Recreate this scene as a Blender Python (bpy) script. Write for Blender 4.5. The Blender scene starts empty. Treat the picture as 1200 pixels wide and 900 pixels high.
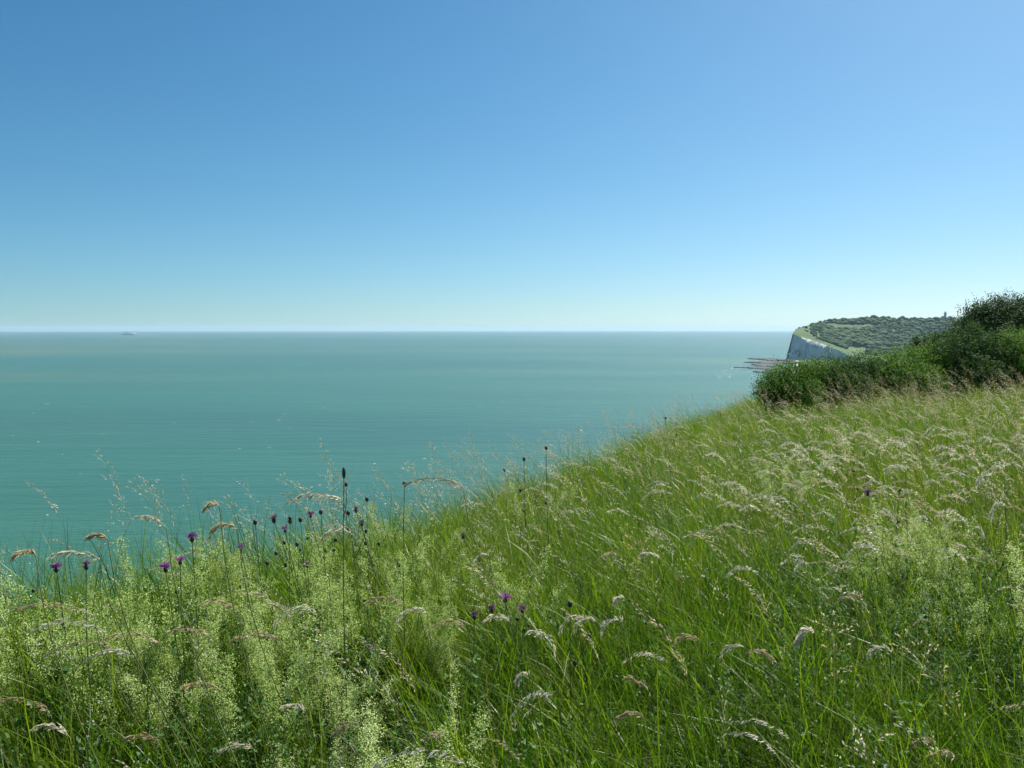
import bpy, math, random
import numpy as np
from mathutils import Vector

random.seed(7)
rng = np.random.default_rng(7)
R = math.radians
scene = bpy.context.scene
COL = scene.collection

# ------------------------------------------------------------------ camera
F, CX, CY = 942.0, 600.0, 450.0          # focal length and centre of the photograph in its own pixels
PITCH = R(3.92)
cam_d = bpy.data.cameras.new("camera")
cam_d.sensor_width = 36.0
cam_d.lens = 36.0 * F / 1200.0
cam_d.clip_start = 0.05
cam_d.clip_end = 120000.0
cam = bpy.data.objects.new("camera", cam_d)
COL.objects.link(cam)
cam.rotation_euler = (R(90) - PITCH, 0, 0)
scene.camera = cam

# ------------------------------------------------------------------ sky, sun, exposure
SUN_EL, SUN_AZ = R(52), R(40)            # azimuth measured to the right of the view direction
world = bpy.data.worlds.new("World")
scene.world = world
world.use_nodes = True
wn, wl = world.node_tree.nodes, world.node_tree.links
wn.clear()
tc = wn.new("ShaderNodeTexCoord")
sep = wn.new("ShaderNodeSeparateXYZ"); wl.new(tc.outputs["Generated"], sep.inputs[0])
mx = wn.new("ShaderNodeMath"); mx.operation = "MAXIMUM"; mx.inputs[1].default_value = -0.0035
wl.new(sep.outputs["Z"], mx.inputs[0])
ad = wn.new("ShaderNodeMath"); ad.operation = "ADD"; ad.inputs[1].default_value = 0.05
wl.new(mx.outputs[0], ad.inputs[0])
cmb = wn.new("ShaderNodeCombineXYZ")
wl.new(sep.outputs["X"], cmb.inputs[0]); wl.new(sep.outputs["Y"], cmb.inputs[1]); wl.new(ad.outputs[0], cmb.inputs[2])
nrm = wn.new("ShaderNodeVectorMath"); nrm.operation = "NORMALIZE"; wl.new(cmb.outputs[0], nrm.inputs[0])
sky = wn.new("ShaderNodeTexSky")
sky.sky_type = "NISHITA"; sky.sun_disc = False
sky.sun_elevation = SUN_EL; sky.sun_rotation = SUN_AZ
sky.altitude = 100; sky.air_density = 1.0; sky.dust_density = 0.8; sky.ozone_density = 4.5
wl.new(nrm.outputs[0], sky.inputs["Vector"])
bg = wn.new("ShaderNodeBackground"); bg.inputs["Strength"].default_value = 0.085
# deepen the contrast between zenith and horizon: very clear air over the sea
sc1 = wn.new("ShaderNodeMix"); sc1.data_type = "RGBA"; sc1.blend_type = "MULTIPLY"; sc1.inputs["Factor"].default_value = 1.0
sc1.inputs["B"].default_value = (1 / 6, 1 / 6, 1 / 6, 1)
wl.new(sky.outputs[0], sc1.inputs["A"])
spl = wn.new("ShaderNodeSeparateColor"); wl.new(sc1.outputs["Result"], spl.inputs[0])
joi = wn.new("ShaderNodeCombineColor")
for ch, (power, gain) in enumerate([(1.68, 4.4), (1.28, 4.45), (1.2, 4.1)]):
    pw = wn.new("ShaderNodeMath"); pw.operation = "POWER"; pw.inputs[1].default_value = power
    ml = wn.new("ShaderNodeMath"); ml.operation = "MULTIPLY"; ml.inputs[1].default_value = gain
    wl.new(spl.outputs[ch], pw.inputs[0]); wl.new(pw.outputs[0], ml.inputs[0]); wl.new(ml.outputs[0], joi.inputs[ch])
wl.new(joi.outputs[0], bg.inputs["Color"])
wo = wn.new("ShaderNodeOutputWorld"); wl.new(bg.outputs[0], wo.inputs["Surface"])

sun_d = bpy.data.lights.new("sun", "SUN")
sun_d.energy = 4.8; sun_d.angle = R(0.5); sun_d.color = (1.0, 0.955, 0.88)
sun = bpy.data.objects.new("sun", sun_d); COL.objects.link(sun)
sdir = Vector((math.sin(SUN_AZ) * math.cos(SUN_EL), math.cos(SUN_AZ) * math.cos(SUN_EL), math.sin(SUN_EL)))
sun.rotation_euler = sdir.to_track_quat("Z", "Y").to_euler()

scene.view_settings.view_transform = "Standard"
scene.view_settings.look = "None"
scene.view_settings.exposure = 0.95
scene.view_settings.gamma = 1.0
scene.view_settings.use_curve_mapping = False
scene.render.engine = "CYCLES"
cy = scene.cycles
cy.max_bounces = 5; cy.diffuse_bounces = 2; cy.glossy_bounces = 2; cy.transmission_bounces = 4
cy.transparent_max_bounces = 8; cy.volume_bounces = 0
cy.use_denoising = True
cy.use_adaptive_sampling = True; cy.adaptive_threshold = 0.02
cy.sample_clamp_indirect = 4.0

# ------------------------------------------------------------------ helpers
SEA_Z = -100.0
SEA_R = 36000.0


def ray(px, py, d):
    """the point at forward distance d that the photograph shows at px, py"""
    u, v = (px - CX) / F, (CY - py) / F
    x, y, z = u, math.cos(PITCH) + v * math.sin(PITCH), -math.sin(PITCH) + v * math.cos(PITCH)
    return np.array([x / y * d, d, z / y * d])


def tag(o, label=None, cat=None, group=None, kind=None):
    if label: o["label"] = label
    if cat: o["category"] = cat
    if group: o["group"] = group
    if kind: o["kind"] = kind
    return o


def empty(name, loc, label, cat, group=None):
    o = bpy.data.objects.new(name, None)
    o.empty_display_size = 0.1
    o.location = [float(c) for c in loc]
    COL.objects.link(o)
    return tag(o, label, cat, group)


class MB:
    """collects geometry for ONE mesh object"""
    def __init__(self):
        self.v, self.f, self.n, self.m = [], [], 0, []

    def add(self, verts, faces, mat=0):
        verts = np.asarray(verts, float).reshape(-1, 3)
        self.v.append(verts)
        faces = np.asarray(faces, int)
        self.f.append(faces + self.n)
        self.m.append(np.full(len(faces), mat))
        self.n += len(verts)

    def cards(self, c, axis, side, length, width, mat=0, back=0.35):
        """rhombus leaves: c base, axis direction, side direction"""
        c = np.asarray(c, float); N = len(c)
        L = np.broadcast_to(np.asarray(length, float).reshape(-1, 1), (N, 1))
        W = np.broadcast_to(np.asarray(width, float).reshape(-1, 1), (N, 1))
        p0 = c; p2 = c + axis * L
        mid = c + axis * L * (0.5 - back * 0.3)
        nn = np.cross(axis, side) * W * 0.25
        p1 = mid + side * W * 0.5 + nn; p3 = mid - side * W * 0.5 + nn
        v = np.stack([p0, p1, p2, p3], 1).reshape(-1, 3)
        f = np.arange(4 * N).reshape(N, 4)
        self.add(v, f, mat)

    def strips(self, P, side, width, mat=0):
        """P (N,k,3) centre lines, side (N,3) or (N,k,3), width (N,k)"""
        N, k, _ = P.shape
        if side.ndim == 2: side = side[:, None, :]
        a = P - side * width[..., None] * 0.5
        b = P + side * width[..., None] * 0.5
        v = np.stack([a, b], 2).reshape(-1, 3)
        base = (np.arange(N) * 2 * k)[:, None, None]
        j = np.arange(k - 1)[None, :, None] * 2
        f = (base + j + np.array([0, 1, 3, 2])[None, None, :]).reshape(-1, 4)
        self.add(v, f, mat)

    def tube(self, pts, rad, seg=6, mat=0, cap=True):
        pts = np.asarray(pts, float); n = len(pts)
        rad = np.broadcast_to(np.asarray(rad, float), (n,))
        t = np.gradient(pts, axis=0); t /= np.linalg.norm(t, axis=1)[:, None] + 1e-12
        ref = np.array([0.31, 0.87, 0.13]) if abs(t[0] @ np.array([0, 0, 1.0])) > .6 else np.array([0, 0, 1.0])
        a = np.cross(t, ref); a /= np.linalg.norm(a, axis=1)[:, None] + 1e-12
        b = np.cross(t, a)
        an = np.linspace(0, 2 * np.pi, seg, endpoint=False)
        v = pts[:, None] + rad[:, None, None] * (np.cos(an)[None, :, None] * a[:, None] + np.sin(an)[None, :, None] * b[:, None])
        f = [[i * seg + j, i * seg + (j + 1) % seg, (i + 1) * seg + (j + 1) % seg, (i + 1) * seg + j]
             for i in range(n - 1) for j in range(seg)]
        self.add(v.reshape(-1, 3), f, mat)

    def box(self, c, s, rz=0.0, mat=0, taper=1.0):
        x, y, z = np.array(s) / 2
        v = np.array([[-x, -y, -z], [x, -y, -z], [x, y, -z], [-x, y, -z],
                      [-x * taper, -y * taper, z], [x * taper, -y * taper, z], [x * taper, y * taper, z], [-x * taper, y * taper, z]])
        ca, sa = math.cos(rz), math.sin(rz)
        v = np.stack([v[:, 0] * ca - v[:, 1] * sa, v[:, 0] * sa + v[:, 1] * ca, v[:, 2]], 1) + np.array(c)
        self.add(v, [[0, 3, 2, 1], [4, 5, 6, 7], [0, 1, 5, 4], [1, 2, 6, 5], [2, 3, 7, 6], [3, 0, 4, 7]], mat)

    def mesh(self, name, mats, smooth=False):
        me = bpy.data.meshes.new(name)
        V = np.concatenate(self.v) if self.v else np.zeros((0, 3))
        loops = np.concatenate([f.reshape(-1) for f in self.f])
        sizes = np.concatenate([np.full(len(f), f.shape[1]) for f in self.f])
        me.vertices.add(len(V)); me.vertices.foreach_set("co", V.astype(np.float32).ravel())
        me.loops.add(len(loops)); me.loops.foreach_set("vertex_index", loops.astype(np.int32))
        me.polygons.add(len(sizes))
        me.polygons.foreach_set("loop_start", (np.cumsum(sizes) - sizes).astype(np.int32))
        me.polygons.foreach_set("loop_total", sizes.astype(np.int32))
        me.update(calc_edges=True)
        for m in (mats if isinstance(mats, (list, tuple)) else [mats]): me.materials.append(m)
        me.polygons.foreach_set("material_index", np.concatenate(self.m).astype(np.int32))
        if smooth: me.polygons.foreach_set("use_smooth", np.ones(len(sizes), bool))
        me.update()
        return me

    def build(self, name, mats, parent=None, smooth=False, loc=None):
        me = self.mesh(name, mats, smooth)
        o = bpy.data.objects.new(name, me)
        COL.objects.link(o)
        if parent is not None: o.parent = parent
        if loc is not None: o.location = [float(c) for c in loc]
        return o


def unit(v):
    v = np.asarray(v, float)
    return v / (np.linalg.norm(v, axis=-1, keepdims=True) + 1e-12)


def rand_dirs(n):
    return unit(rng.normal(size=(n, 3)))


def perp(a):
    """random direction at right angles to each row of a"""
    return unit(np.cross(a, rand_dirs(len(a))))


# cheap smooth value noise in python
_tab = rng.random((64, 64, 64))


def vnoise(x, y, z=0.0):
    x, y, z = np.broadcast_arrays(np.asarray(x, float), np.asarray(y, float), np.asarray(z, float))
    xi, yi, zi = np.floor(x).astype(int), np.floor(y).astype(int), np.floor(z).astype(int)
    fx, fy, fz = x - xi, y - yi, z - zi
    fx, fy, fz = fx * fx * (3 - 2 * fx), fy * fy * (3 - 2 * fy), fz * fz * (3 - 2 * fz)
    g = lambda i, j, k: _tab[(xi + i) % 64, (yi + j) % 64, (zi + k) % 64]
    l = lambda a, b, t: a + (b - a) * t
    return l(l(l(g(0, 0, 0), g(1, 0, 0), fx), l(g(0, 1, 0), g(1, 1, 0), fx), fy),
             l(l(g(0, 0, 1), g(1, 0, 1), fx), l(g(0, 1, 1), g(1, 1, 1), fx), fy), fz)


def fbm(x, y, z=0.0, o=4):
    s, a, t = 0, 1.0, 0
    for i in range(o):
        s = s + a * (vnoise(x * 2 ** i + 7.3 * i, y * 2 ** i + 3.1 * i, z * 2 ** i) - 0.5); t += a; a *= 0.5
    return s / t


# ------------------------------------------------------------------ materials
def new_mat(name):
    m = bpy.data.materials.new(name); m.use_nodes = True
    m.node_tree.nodes.clear()
    return m, m.node_tree.nodes, m.node_tree.links


def ramp(nodes, stops, mode="LINEAR"):
    r = nodes.new("ShaderNodeValToRGB")
    e = r.color_ramp.elements
    r.color_ramp.interpolation = mode
    while len(e) < len(stops): e.new(0.5)
    for i, (p, c) in enumerate(stops):
        e[i].position = p; e[i].color = (*c, 1.0) if len(c) == 3 else c
    return r


def leaf_mat(name, cols, transl=0.35, rough=0.45, spec=0.5, patch=0.0, patch_scale=0.6, transl_tint=(1.25, 1.35, 0.55)):
    """a leaf: colour varies by instance, by piece of mesh and by patches of ground"""
    m, n, l = new_mat(name)
    oi = n.new("ShaderNodeObjectInfo")
    geo = n.new("ShaderNodeNewGeometry")
    add = n.new("ShaderNodeMath"); add.operation = "MULTIPLY_ADD"; add.inputs[1].default_value = 0.62
    l.new(geo.outputs["Random Per Island"], add.inputs[0])
    mul = n.new("ShaderNodeMath"); mul.operation = "MULTIPLY"; mul.inputs[1].default_value = 0.38
    l.new(oi.outputs["Random"], mul.inputs[0]); l.new(mul.outputs[0], add.inputs[2])
    nz = n.new("ShaderNodeTexNoise"); nz.inputs["Scale"].default_value = patch_scale; nz.inputs["Detail"].default_value = 3
    l.new(geo.outputs["Position"], nz.inputs["Vector"])
    pm = n.new("ShaderNodeMath"); pm.operation = "MULTIPLY_ADD"; pm.inputs[1].default_value = patch
    pm.inputs[2].default_value = -patch * 0.5
    l.new(nz.outputs["Fac"], pm.inputs[0])
    ad2 = n.new("ShaderNodeMath"); ad2.operation = "ADD"; ad2.use_clamp = True
    l.new(add.outputs[0], ad2.inputs[0]); l.new(pm.outputs[0], ad2.inputs[1])
    r = ramp(n, cols); l.new(ad2.outputs[0], r.inputs[0])
    p = n.new("ShaderNodeBsdfPrincipled")
    p.inputs["Roughness"].default_value = rough
    p.inputs["Specular IOR Level"].default_value = spec
    l.new(r.outputs[0], p.inputs["Base Color"])
    t = n.new("ShaderNodeBsdfTranslucent")
    tint = n.new("ShaderNodeMix"); tint.data_type = "RGBA"; tint.blend_type = "MULTIPLY"; tint.inputs["Factor"].default_value = 1.0
    tint.inputs["B"].default_value = (*transl_tint, 1)
    l.new(r.outputs[0], tint.inputs["A"]); l.new(tint.outputs["Result"], t.inputs["Color"])
    mix = n.new("ShaderNodeMixShader"); mix.inputs[0].default_value = transl
    l.new(p.outputs[0], mix.inputs[1]); l.new(t.outputs[0], mix.inputs[2])
    o = n.new("ShaderNodeOutputMaterial"); l.new(mix.outputs[0], o.inputs["Surface"])
    return m


def noise_mat(name, stops, scale=1.0, rough=0.9, bump=0.0, detail=6, stretch=(1, 1, 1), spec=0.3, bscale=None):
    m, n, l = new_mat(name)
    g = n.new("ShaderNodeNewGeometry")
    mp = n.new("ShaderNodeMapping"); mp.inputs["Scale"].default_value = stretch
    l.new(g.outputs["Position"], mp.inputs["Vector"])
    nz = n.new("ShaderNodeTexNoise"); nz.inputs["Scale"].default_value = scale; nz.inputs["Detail"].default_value = detail
    nz.inputs["Roughness"].default_value = 0.62
    l.new(mp.outputs[0], nz.inputs["Vector"])
    r = ramp(n, stops); l.new(nz.outputs["Fac"], r.inputs[0])
    p = n.new("ShaderNodeBsdfPrincipled"); p.inputs["Roughness"].default_value = rough
    p.inputs["Specular IOR Level"].default_value = spec
    l.new(r.outputs[0], p.inputs["Base Color"])
    if bump:
        b = n.new("ShaderNodeBump"); b.inputs["Strength"].default_value = 1.0; b.inputs["Distance"].default_value = bump
        l.new(nz.outputs["Fac"], b.inputs["Height"]); l.new(b.outputs[0], p.inputs["Normal"])
    o = n.new("ShaderNodeOutputMaterial"); l.new(p.outputs[0], o.inputs["Surface"])
    return m


M_blade = leaf_mat("grass_leaf", [(0.0, (0.020, 0.070, 0.004)), (0.40, (0.078, 0.160, 0.008)), (0.72, (0.180, 0.255, 0.022)),
                                  (0.86, (0.17, 0.20, 0.04)), (0.94, (0.34, 0.29, 0.14))], 0.50, 0.38, 0.34, 0.5, 0.5, (1.25, 1.35, 0.45))
M_culm = leaf_mat("grass_culm", [(0.0, (0.10, 0.15, 0.03)), (0.6, (0.18, 0.20, 0.06)), (1.0, (0.32, 0.26, 0.13))], 0.2, 0.45)
M_seed = leaf_mat("grass_seed", [(0.0, (0.38, 0.32, 0.19)), (0.5, (0.56, 0.50, 0.33)), (1.0, (0.72, 0.67, 0.48))], 0.48, 0.45, 0.5,
                  transl_tint=(1.1, 1.0, 0.8))
M_seed_pale = leaf_mat("pale_seed", [(0.0, (0.50, 0.48, 0.37)), (0.5, (0.70, 0.68, 0.57)), (1.0, (0.84, 0.83, 0.74))], 0.48, 0.4, 0.5,
                       transl_tint=(1.05, 1.0, 0.85))
M_seed_pink = leaf_mat("pinkish_seed", [(0.0, (0.36, 0.31, 0.20)), (0.5, (0.54, 0.48, 0.33)), (1.0, (0.72, 0.67, 0.50))], 0.45, 0.45, 0.5,
                       transl_tint=(1.1, 0.95, 0.8))
M_seed_dark = leaf_mat("brown_seed", [(0.0, (0.05, 0.035, 0.022)), (1.0, (0.14, 0.09, 0.055))], 0.2, 0.6)
M_froth = leaf_mat("bedstraw_floret", [(0.0, (0.27, 0.40, 0.09)), (0.5, (0.46, 0.57, 0.20)), (1.0, (0.74, 0.79, 0.46))], 0.4, 0.6, 0.3,
                   transl_tint=(1.05, 1.08, 0.75))
M_froth_leaf = leaf_mat("bedstraw_leaf", [(0.0, (0.05, 0.12, 0.02)), (1.0, (0.13, 0.22, 0.05))], 0.35, 0.5)
M_herb = leaf_mat("herb_leaf", [(0.0, (0.030, 0.085, 0.016)), (0.6, (0.065, 0.150, 0.030)), (1.0, (0.12, 0.22, 0.06))], 0.3, 0.62, 0.25)
M_petal = leaf_mat("purple_petal", [(0.0, (0.15, 0.020, 0.18)), (0.5, (0.24, 0.045, 0.27)), (1.0, (0.36, 0.10, 0.38))], 0.35, 0.6, 0.3,
                   transl_tint=(1.1, 0.9, 1.1))
M_petal_dull = leaf_mat("faded_petal", [(0.0, (0.13, 0.06, 0.12)), (1.0, (0.27, 0.16, 0.24))], 0.3, 0.7, 0.2, transl_tint=(1, 1, 1))
M_bract = leaf_mat("dark_bract", [(0.0, (0.020, 0.018, 0.012)), (1.0, (0.070, 0.060, 0.035))], 0.05, 0.6)
M_stem = leaf_mat("flower_stem", [(0.0, (0.035, 0.07, 0.02)), (1.0, (0.08, 0.11, 0.04))], 0.05, 0.5)
M_bush_bright = leaf_mat("bramble_leaf", [(0.0, (0.024, 0.072, 0.010)), (0.5, (0.080, 0.170, 0.022)), (1.0, (0.18, 0.30, 0.045))], 0.35, 0.7, 0.14, 0.5, 0.9)
M_bush_mid = leaf_mat("privet_leaf", [(0.0, (0.016, 0.052, 0.012)), (0.5, (0.044, 0.106, 0.022)), (1.0, (0.100, 0.185, 0.04))], 0.3, 0.7, 0.14, 0.4, 0.9)
M_bush_dark = leaf_mat("hawthorn_leaf", [(0.0, (0.014, 0.040, 0.014)), (0.5, (0.026, 0.066, 0.020)), (1.0, (0.05, 0.105, 0.03))], 0.22, 0.7, 0.14, 0.3, 0.9)
M_bark = noise_mat("bark", [(0.3, (0.05, 0.04, 0.03)), (0.7, (0.13, 0.10, 0.075))], 30, 0.9, 0.004)
M_wood_far = leaf_mat("woodland_leaf", [(0.0, (0.016, 0.050, 0.014)), (0.5, (0.028, 0.072, 0.018)), (1.0, (0.052, 0.105, 0.022))], 0.0, 0.8, 0.1, 1.1, 0.01)
M_down = noise_mat("downland_turf", [(0.3, (0.030, 0.066, 0.020)), (0.55, (0.060, 0.108, 0.028)), (0.75, (0.11, 0.15, 0.045))], 0.02, 0.95, 0.0)

# near ground: soil and thatch on top, chalk where it is steep
M_ground, n, l = new_mat("ground_soil")
g = n.new("ShaderNodeNewGeometry")
nz = n.new("ShaderNodeTexNoise"); nz.inputs["Scale"].default_value = 6; nz.inputs["Detail"].default_value = 6
l.new(g.outputs["Position"], nz.inputs["Vector"])
r1 = ramp(n, [(0.35, (0.030, 0.042, 0.012)), (0.6, (0.060, 0.070, 0.022)), (0.8, (0.12, 0.10, 0.05))]); l.new(nz.outputs["Fac"], r1.inputs[0])
r2 = ramp(n, [(0.3, (0.55, 0.54, 0.49)), (0.7, (0.78, 0.77, 0.72))]); l.new(nz.outputs["Fac"], r2.inputs[0])
sx = n.new("ShaderNodeSeparateXYZ"); l.new(g.outputs["Position"], sx.inputs[0])
mr = n.new("ShaderNodeMapRange"); mr.inputs["From Min"].default_value = -7; mr.inputs["From Max"].default_value = -9
l.new(sx.outputs["Z"], mr.inputs["Value"])
mm = n.new("ShaderNodeMix"); mm.data_type = "RGBA"
l.new(mr.outputs[0], mm.inputs["Factor"]); l.new(r1.outputs[0], mm.inputs["A"]); l.new(r2.outputs[0], mm.inputs["B"])
p = n.new("ShaderNodeBsdfPrincipled"); p.inputs["Roughness"].default_value = 0.95; l.new(mm.outputs["Result"], p.inputs["Base Color"])
bu = n.new("ShaderNodeBump"); bu.inputs["Distance"].default_value = 0.05; l.new(nz.outputs["Fac"], bu.inputs["Height"]); l.new(bu.outputs[0], p.inputs["Normal"])
o = n.new("ShaderNodeOutputMaterial"); l.new(p.outputs[0], o.inputs["Surface"])

# sea
M_sea, n, l = new_mat("sea_water")
g = n.new("ShaderNodeNewGeometry")


def sea_noise(scale, stretch, rot, detail, rough=0.5):
    mp = n.new("ShaderNodeMapping"); mp.inputs["Scale"].default_value = stretch; mp.inputs["Rotation"].default_value = (0, 0, rot)
    l.new(g.outputs["Position"], mp.inputs["Vector"])
    t = n.new("ShaderNodeTexNoise"); t.inputs["Scale"].default_value = scale; t.inputs["Detail"].default_value = detail
    t.inputs["Roughness"].default_value = rough
    l.new(mp.outputs[0], t.inputs["Vector"])
    return t


big = sea_noise(0.00045, (0.6, 1.6, 1), R(12), 4)
swell = sea_noise(0.055, (0.28, 1.0, 1), R(-14), 3)
chop = sea_noise(0.32, (0.45, 1.0, 1), R(9), 3, 0.6)
cr = ramp(n, [(0.34, (0.018, 0.088, 0.058)), (0.48, (0.032, 0.104, 0.056)), (0.62, (0.066, 0.116, 0.050))])
l.new(big.outputs["Fac"], cr.inputs[0])
streak = sea_noise(0.006, (0.18, 1.0, 1), R(-6), 4)
sr = ramp(n, [(0.35, (0.80, 0.86, 0.90)), (0.65, (1.16, 1.10, 1.06))]); l.new(streak.outputs["Fac"], sr.inputs[0])
mu = n.new("ShaderNodeMix"); mu.data_type = "RGBA"; mu.blend_type = "MULTIPLY"; mu.inputs["Factor"].default_value = 1
l.new(cr.outputs[0], mu.inputs["A"]); l.new(sr.outputs[0], mu.inputs["B"])
b1 = n.new("ShaderNodeBump"); b1.inputs["Distance"].default_value = 1.1; l.new(swell.outputs["Fac"], b1.inputs["Height"])
b2 = n.new("ShaderNodeBump"); b2.inputs["Distance"].default_value = 0.5; l.new(chop.outputs["Fac"], b2.inputs["Height"]); l.new(b1.outputs[0], b2.inputs["Normal"])
p = n.new("ShaderNodeBsdfPrincipled"); p.inputs["Roughness"].default_value = 0.30; p.inputs["IOR"].default_value = 1.33
l.new(mu.outputs["Result"], p.inputs["Base Color"]); l.new(b2.outputs[0], p.inputs["Normal"])
o = n.new("ShaderNodeOutputMaterial"); l.new(p.outputs[0], o.inputs["Surface"])

M_chalk = noise_mat("chalk_rock", [(0.34, (0.24, 0.24, 0.20)), (0.44, (0.60, 0.59, 0.54)), (0.7, (0.80, 0.79, 0.75))], 0.05, 0.95, 2.5, 6, (1, 1, 0.22))
M_reef = noise_mat("reef_rock", [(0.3, (0.012, 0.018, 0.020)), (0.7, (0.034, 0.045, 0.048))], 0.08, 0.8, 0.8)
M_foam = noise_mat("foam", [(0.3, (0.75, 0.78, 0.78)), (0.7, (0.85, 0.87, 0.87))], 0.3, 0.7)
M_ship_white = noise_mat("white_ship_paint", [(0.3, (0.74, 0.75, 0.76)), (0.7, (0.82, 0.82, 0.82))], 0.05, 0.4)
M_ship_hull = noise_mat("grey_hull_paint", [(0.3, (0.50, 0.53, 0.60)), (0.7, (0.58, 0.60, 0.66))], 0.05, 0.4)
M_ship_glass = noise_mat("dark_ship_glass", [(0.3, (0.03, 0.04, 0.05)), (0.7, (0.05, 0.06, 0.07))], 0.1, 0.15)
M_white_wall = noise_mat("white_tower_render", [(0.3, (0.5, 0.5, 0.48)), (0.7, (0.66, 0.66, 0.63))], 0.3, 0.8)
M_lead = noise_mat("grey_metal", [(0.3, (0.10, 0.11, 0.12)), (0.7, (0.18, 0.19, 0.2))], 0.5, 0.5)

# ------------------------------------------------------------------ sea
mb = MB()
rings = [0.0] + list(np.geomspace(60, SEA_R, 60))
seg = 256
an = np.linspace(0, 2 * np.pi, seg, endpoint=False)
v = [[0, 0, SEA_Z]] + [[r * math.cos(a), r * math.sin(a), SEA_Z] for r in rings[1:] for a in an]
mb.add(v, [[0, 1 + j, 1 + (j + 1) % seg] for j in range(seg)])
q = [[1 + i * seg + j, 1 + (i + 1) * seg + j, 1 + (i + 1) * seg + (j + 1) % seg, 1 + i * seg + (j + 1) % seg]
     for i in range(len(rings) - 2) for j in range(seg)]
mb.f.append(np.array(q)); mb.m.append(np.zeros(len(q)))
tag(mb.build("sea", M_sea), kind="structure")

# ------------------------------------------------------------------ near land
EDGE = np.array([(-40, -30), (-14, -7.5), (-6.5, -0.6), (-2.3, 2.7), (-1.4, 3.3), (-0.85, 4.0), (-0.2, 5.1), (0.42, 6.6),
                 (2.05, 10.0), (4.4, 15.2), (8.2, 24), (17, 46), (40, 110), (150, 420)], float)


def edge_s(x, y):
    """signed distance from the brow of the cliff, positive on the land side"""
    x = np.asarray(x, float); y = np.asarray(y, float)
    best = np.full(x.shape, 1e9); sg = np.ones(x.shape)
    for a, b in zip(EDGE[:-1], EDGE[1:]):
        e = b - a; L2 = e @ e
        t = np.clip(((x - a[0]) * e[0] + (y - a[1]) * e[1]) / L2, 0, 1)
        dx, dy = x - (a[0] + t * e[0]), y - (a[1] + t * e[1])
        d = np.hypot(dx, dy)
        cr_ = e[0] * dy - e[1] * dx        # negative = right of the edge = land
        m = d < best - 1e-9
        best = np.where(m, d, best); sg = np.where(m, np.where(cr_ < 0, 1.0, -1.0), sg)
    return best * sg


def G(x, y):
    x = np.asarray(x, float); y = np.asarray(y, float)
    s = edge_s(x, y)
    yy = np.clip(y, -5, 22)
    z = -1.60 - 0.034 * (yy - 3) + np.clip(s, 0, 8) * (0.012 + 0.0052 * np.clip(yy, 0, 18))
    z = z - 0.075 * np.clip(y - 22, 0, 400) + 0.03 * np.clip(s - 8, 0, 30)
    q_ = np.clip(-s, 0, None)
    drop = np.where(q_ < 2.2, 0.30 * q_ ** 2, 0.30 * 4.84 + 1.32 * (q_ - 2.2))
    drop = drop + np.clip(q_ - 5.5, 0, None) * 14
    z = z - drop
    z = z + 0.10 * fbm(x * 0.8, y * 0.8) + 0.25 * fbm(x * 0.16 + 9, y * 0.16)
    z = z + 0.15 * np.exp(-((x + 1.75) ** 2 + (y - 3.3) ** 2) / 1.5) + 0.05 * np.exp(-((x + .6) ** 2 + (y - 4.4) ** 2) / 1.5)
    return np.maximum(z, SEA_Z - 0.9)


def hit(px, py, hh, far=40.0):
    """walk along the sight line until it is hh above the ground"""
    ds_ = np.arange(0.8, far, 0.02)
    P_ = np.array([ray(px, py, d_) for d_ in ds_])
    gap = P_[:, 2] - G(P_[:, 0], P_[:, 1]) - hh
    k_ = np.nonzero(gap <= 0)[0]
    if len(k_): return P_[k_[0]], True
    return P_[gap.argmin()], False            # passes over the brow: stand it where the sight line comes closest


gx = np.concatenate([np.arange(-34, -8, 1.0), np.arange(-8, 24, 0.2), np.arange(24, 90.1, 1.5)])
gy = np.concatenate([np.arange(-24, -3, 1.0), np.arange(-3, 26, 0.2), np.arange(26, 260, 3.0)])
X, Y = np.meshgrid(gx, gy)
Z = G(X, Y)
mb = MB()
nx_, ny_ = len(gx), len(gy)
idx = np.arange(nx_ * ny_).reshape(ny_, nx_)
mb.add(np.stack([X, Y, Z], -1).reshape(-1, 3), np.stack([idx[:-1, :-1], idx[:-1, 1:], idx[1:, 1:], idx[1:, :-1]], -1).reshape(-1, 4))
tag(mb.build("ground", M_ground, smooth=True), kind="structure")

# the coast between the near field and the headland, low behind the hedge
mb = MB()
ds = np.linspace(200, 2500, 60)
rows = []
for d in ds:
    foot = 0.355 * d
    top = -14 - 0.040 * (d - 200) - 6
    prof = [(foot - 14, SEA_Z - 0.5), (foot + 4 + 5 * fbm(d * .02, 3.3), max(top - 3, -97)), (foot + 14, max(top, -96)),
            (foot + 120, max(top + 1, -95)), (foot + 400, max(top + 2, -94)), (foot + 1200, max(top + 4, -92))]
    rows.append([(x_, d, z_) for x_, z_ in prof])
V = np.array(rows); k = V.shape[1]
idx = np.arange(V.shape[0] * k).reshape(-1, k)
for j in range(k - 1):
    f = np.stack([idx[:-1, j], idx[:-1, j + 1], idx[1:, j + 1], idx[1:, j]], -1)
    if j == 0: mb.add(V.reshape(-1, 3), f, 0)
    else:
        mb.f.append(f); mb.m.append(np.full(len(f), 0 if j < 1 else 1))
tag(mb.build("coast_land", [M_chalk, M_down]), kind="structure")

# ------------------------------------------------------------------ headland
def poly(pts, t):
    pts = np.array(pts, float)
    s_ = np.linspace(0, 1, len(pts))
    return np.stack([np.interp(t, s_, pts[:, k_]) for k_ in range(pts.shape[1])], -1)


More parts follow.
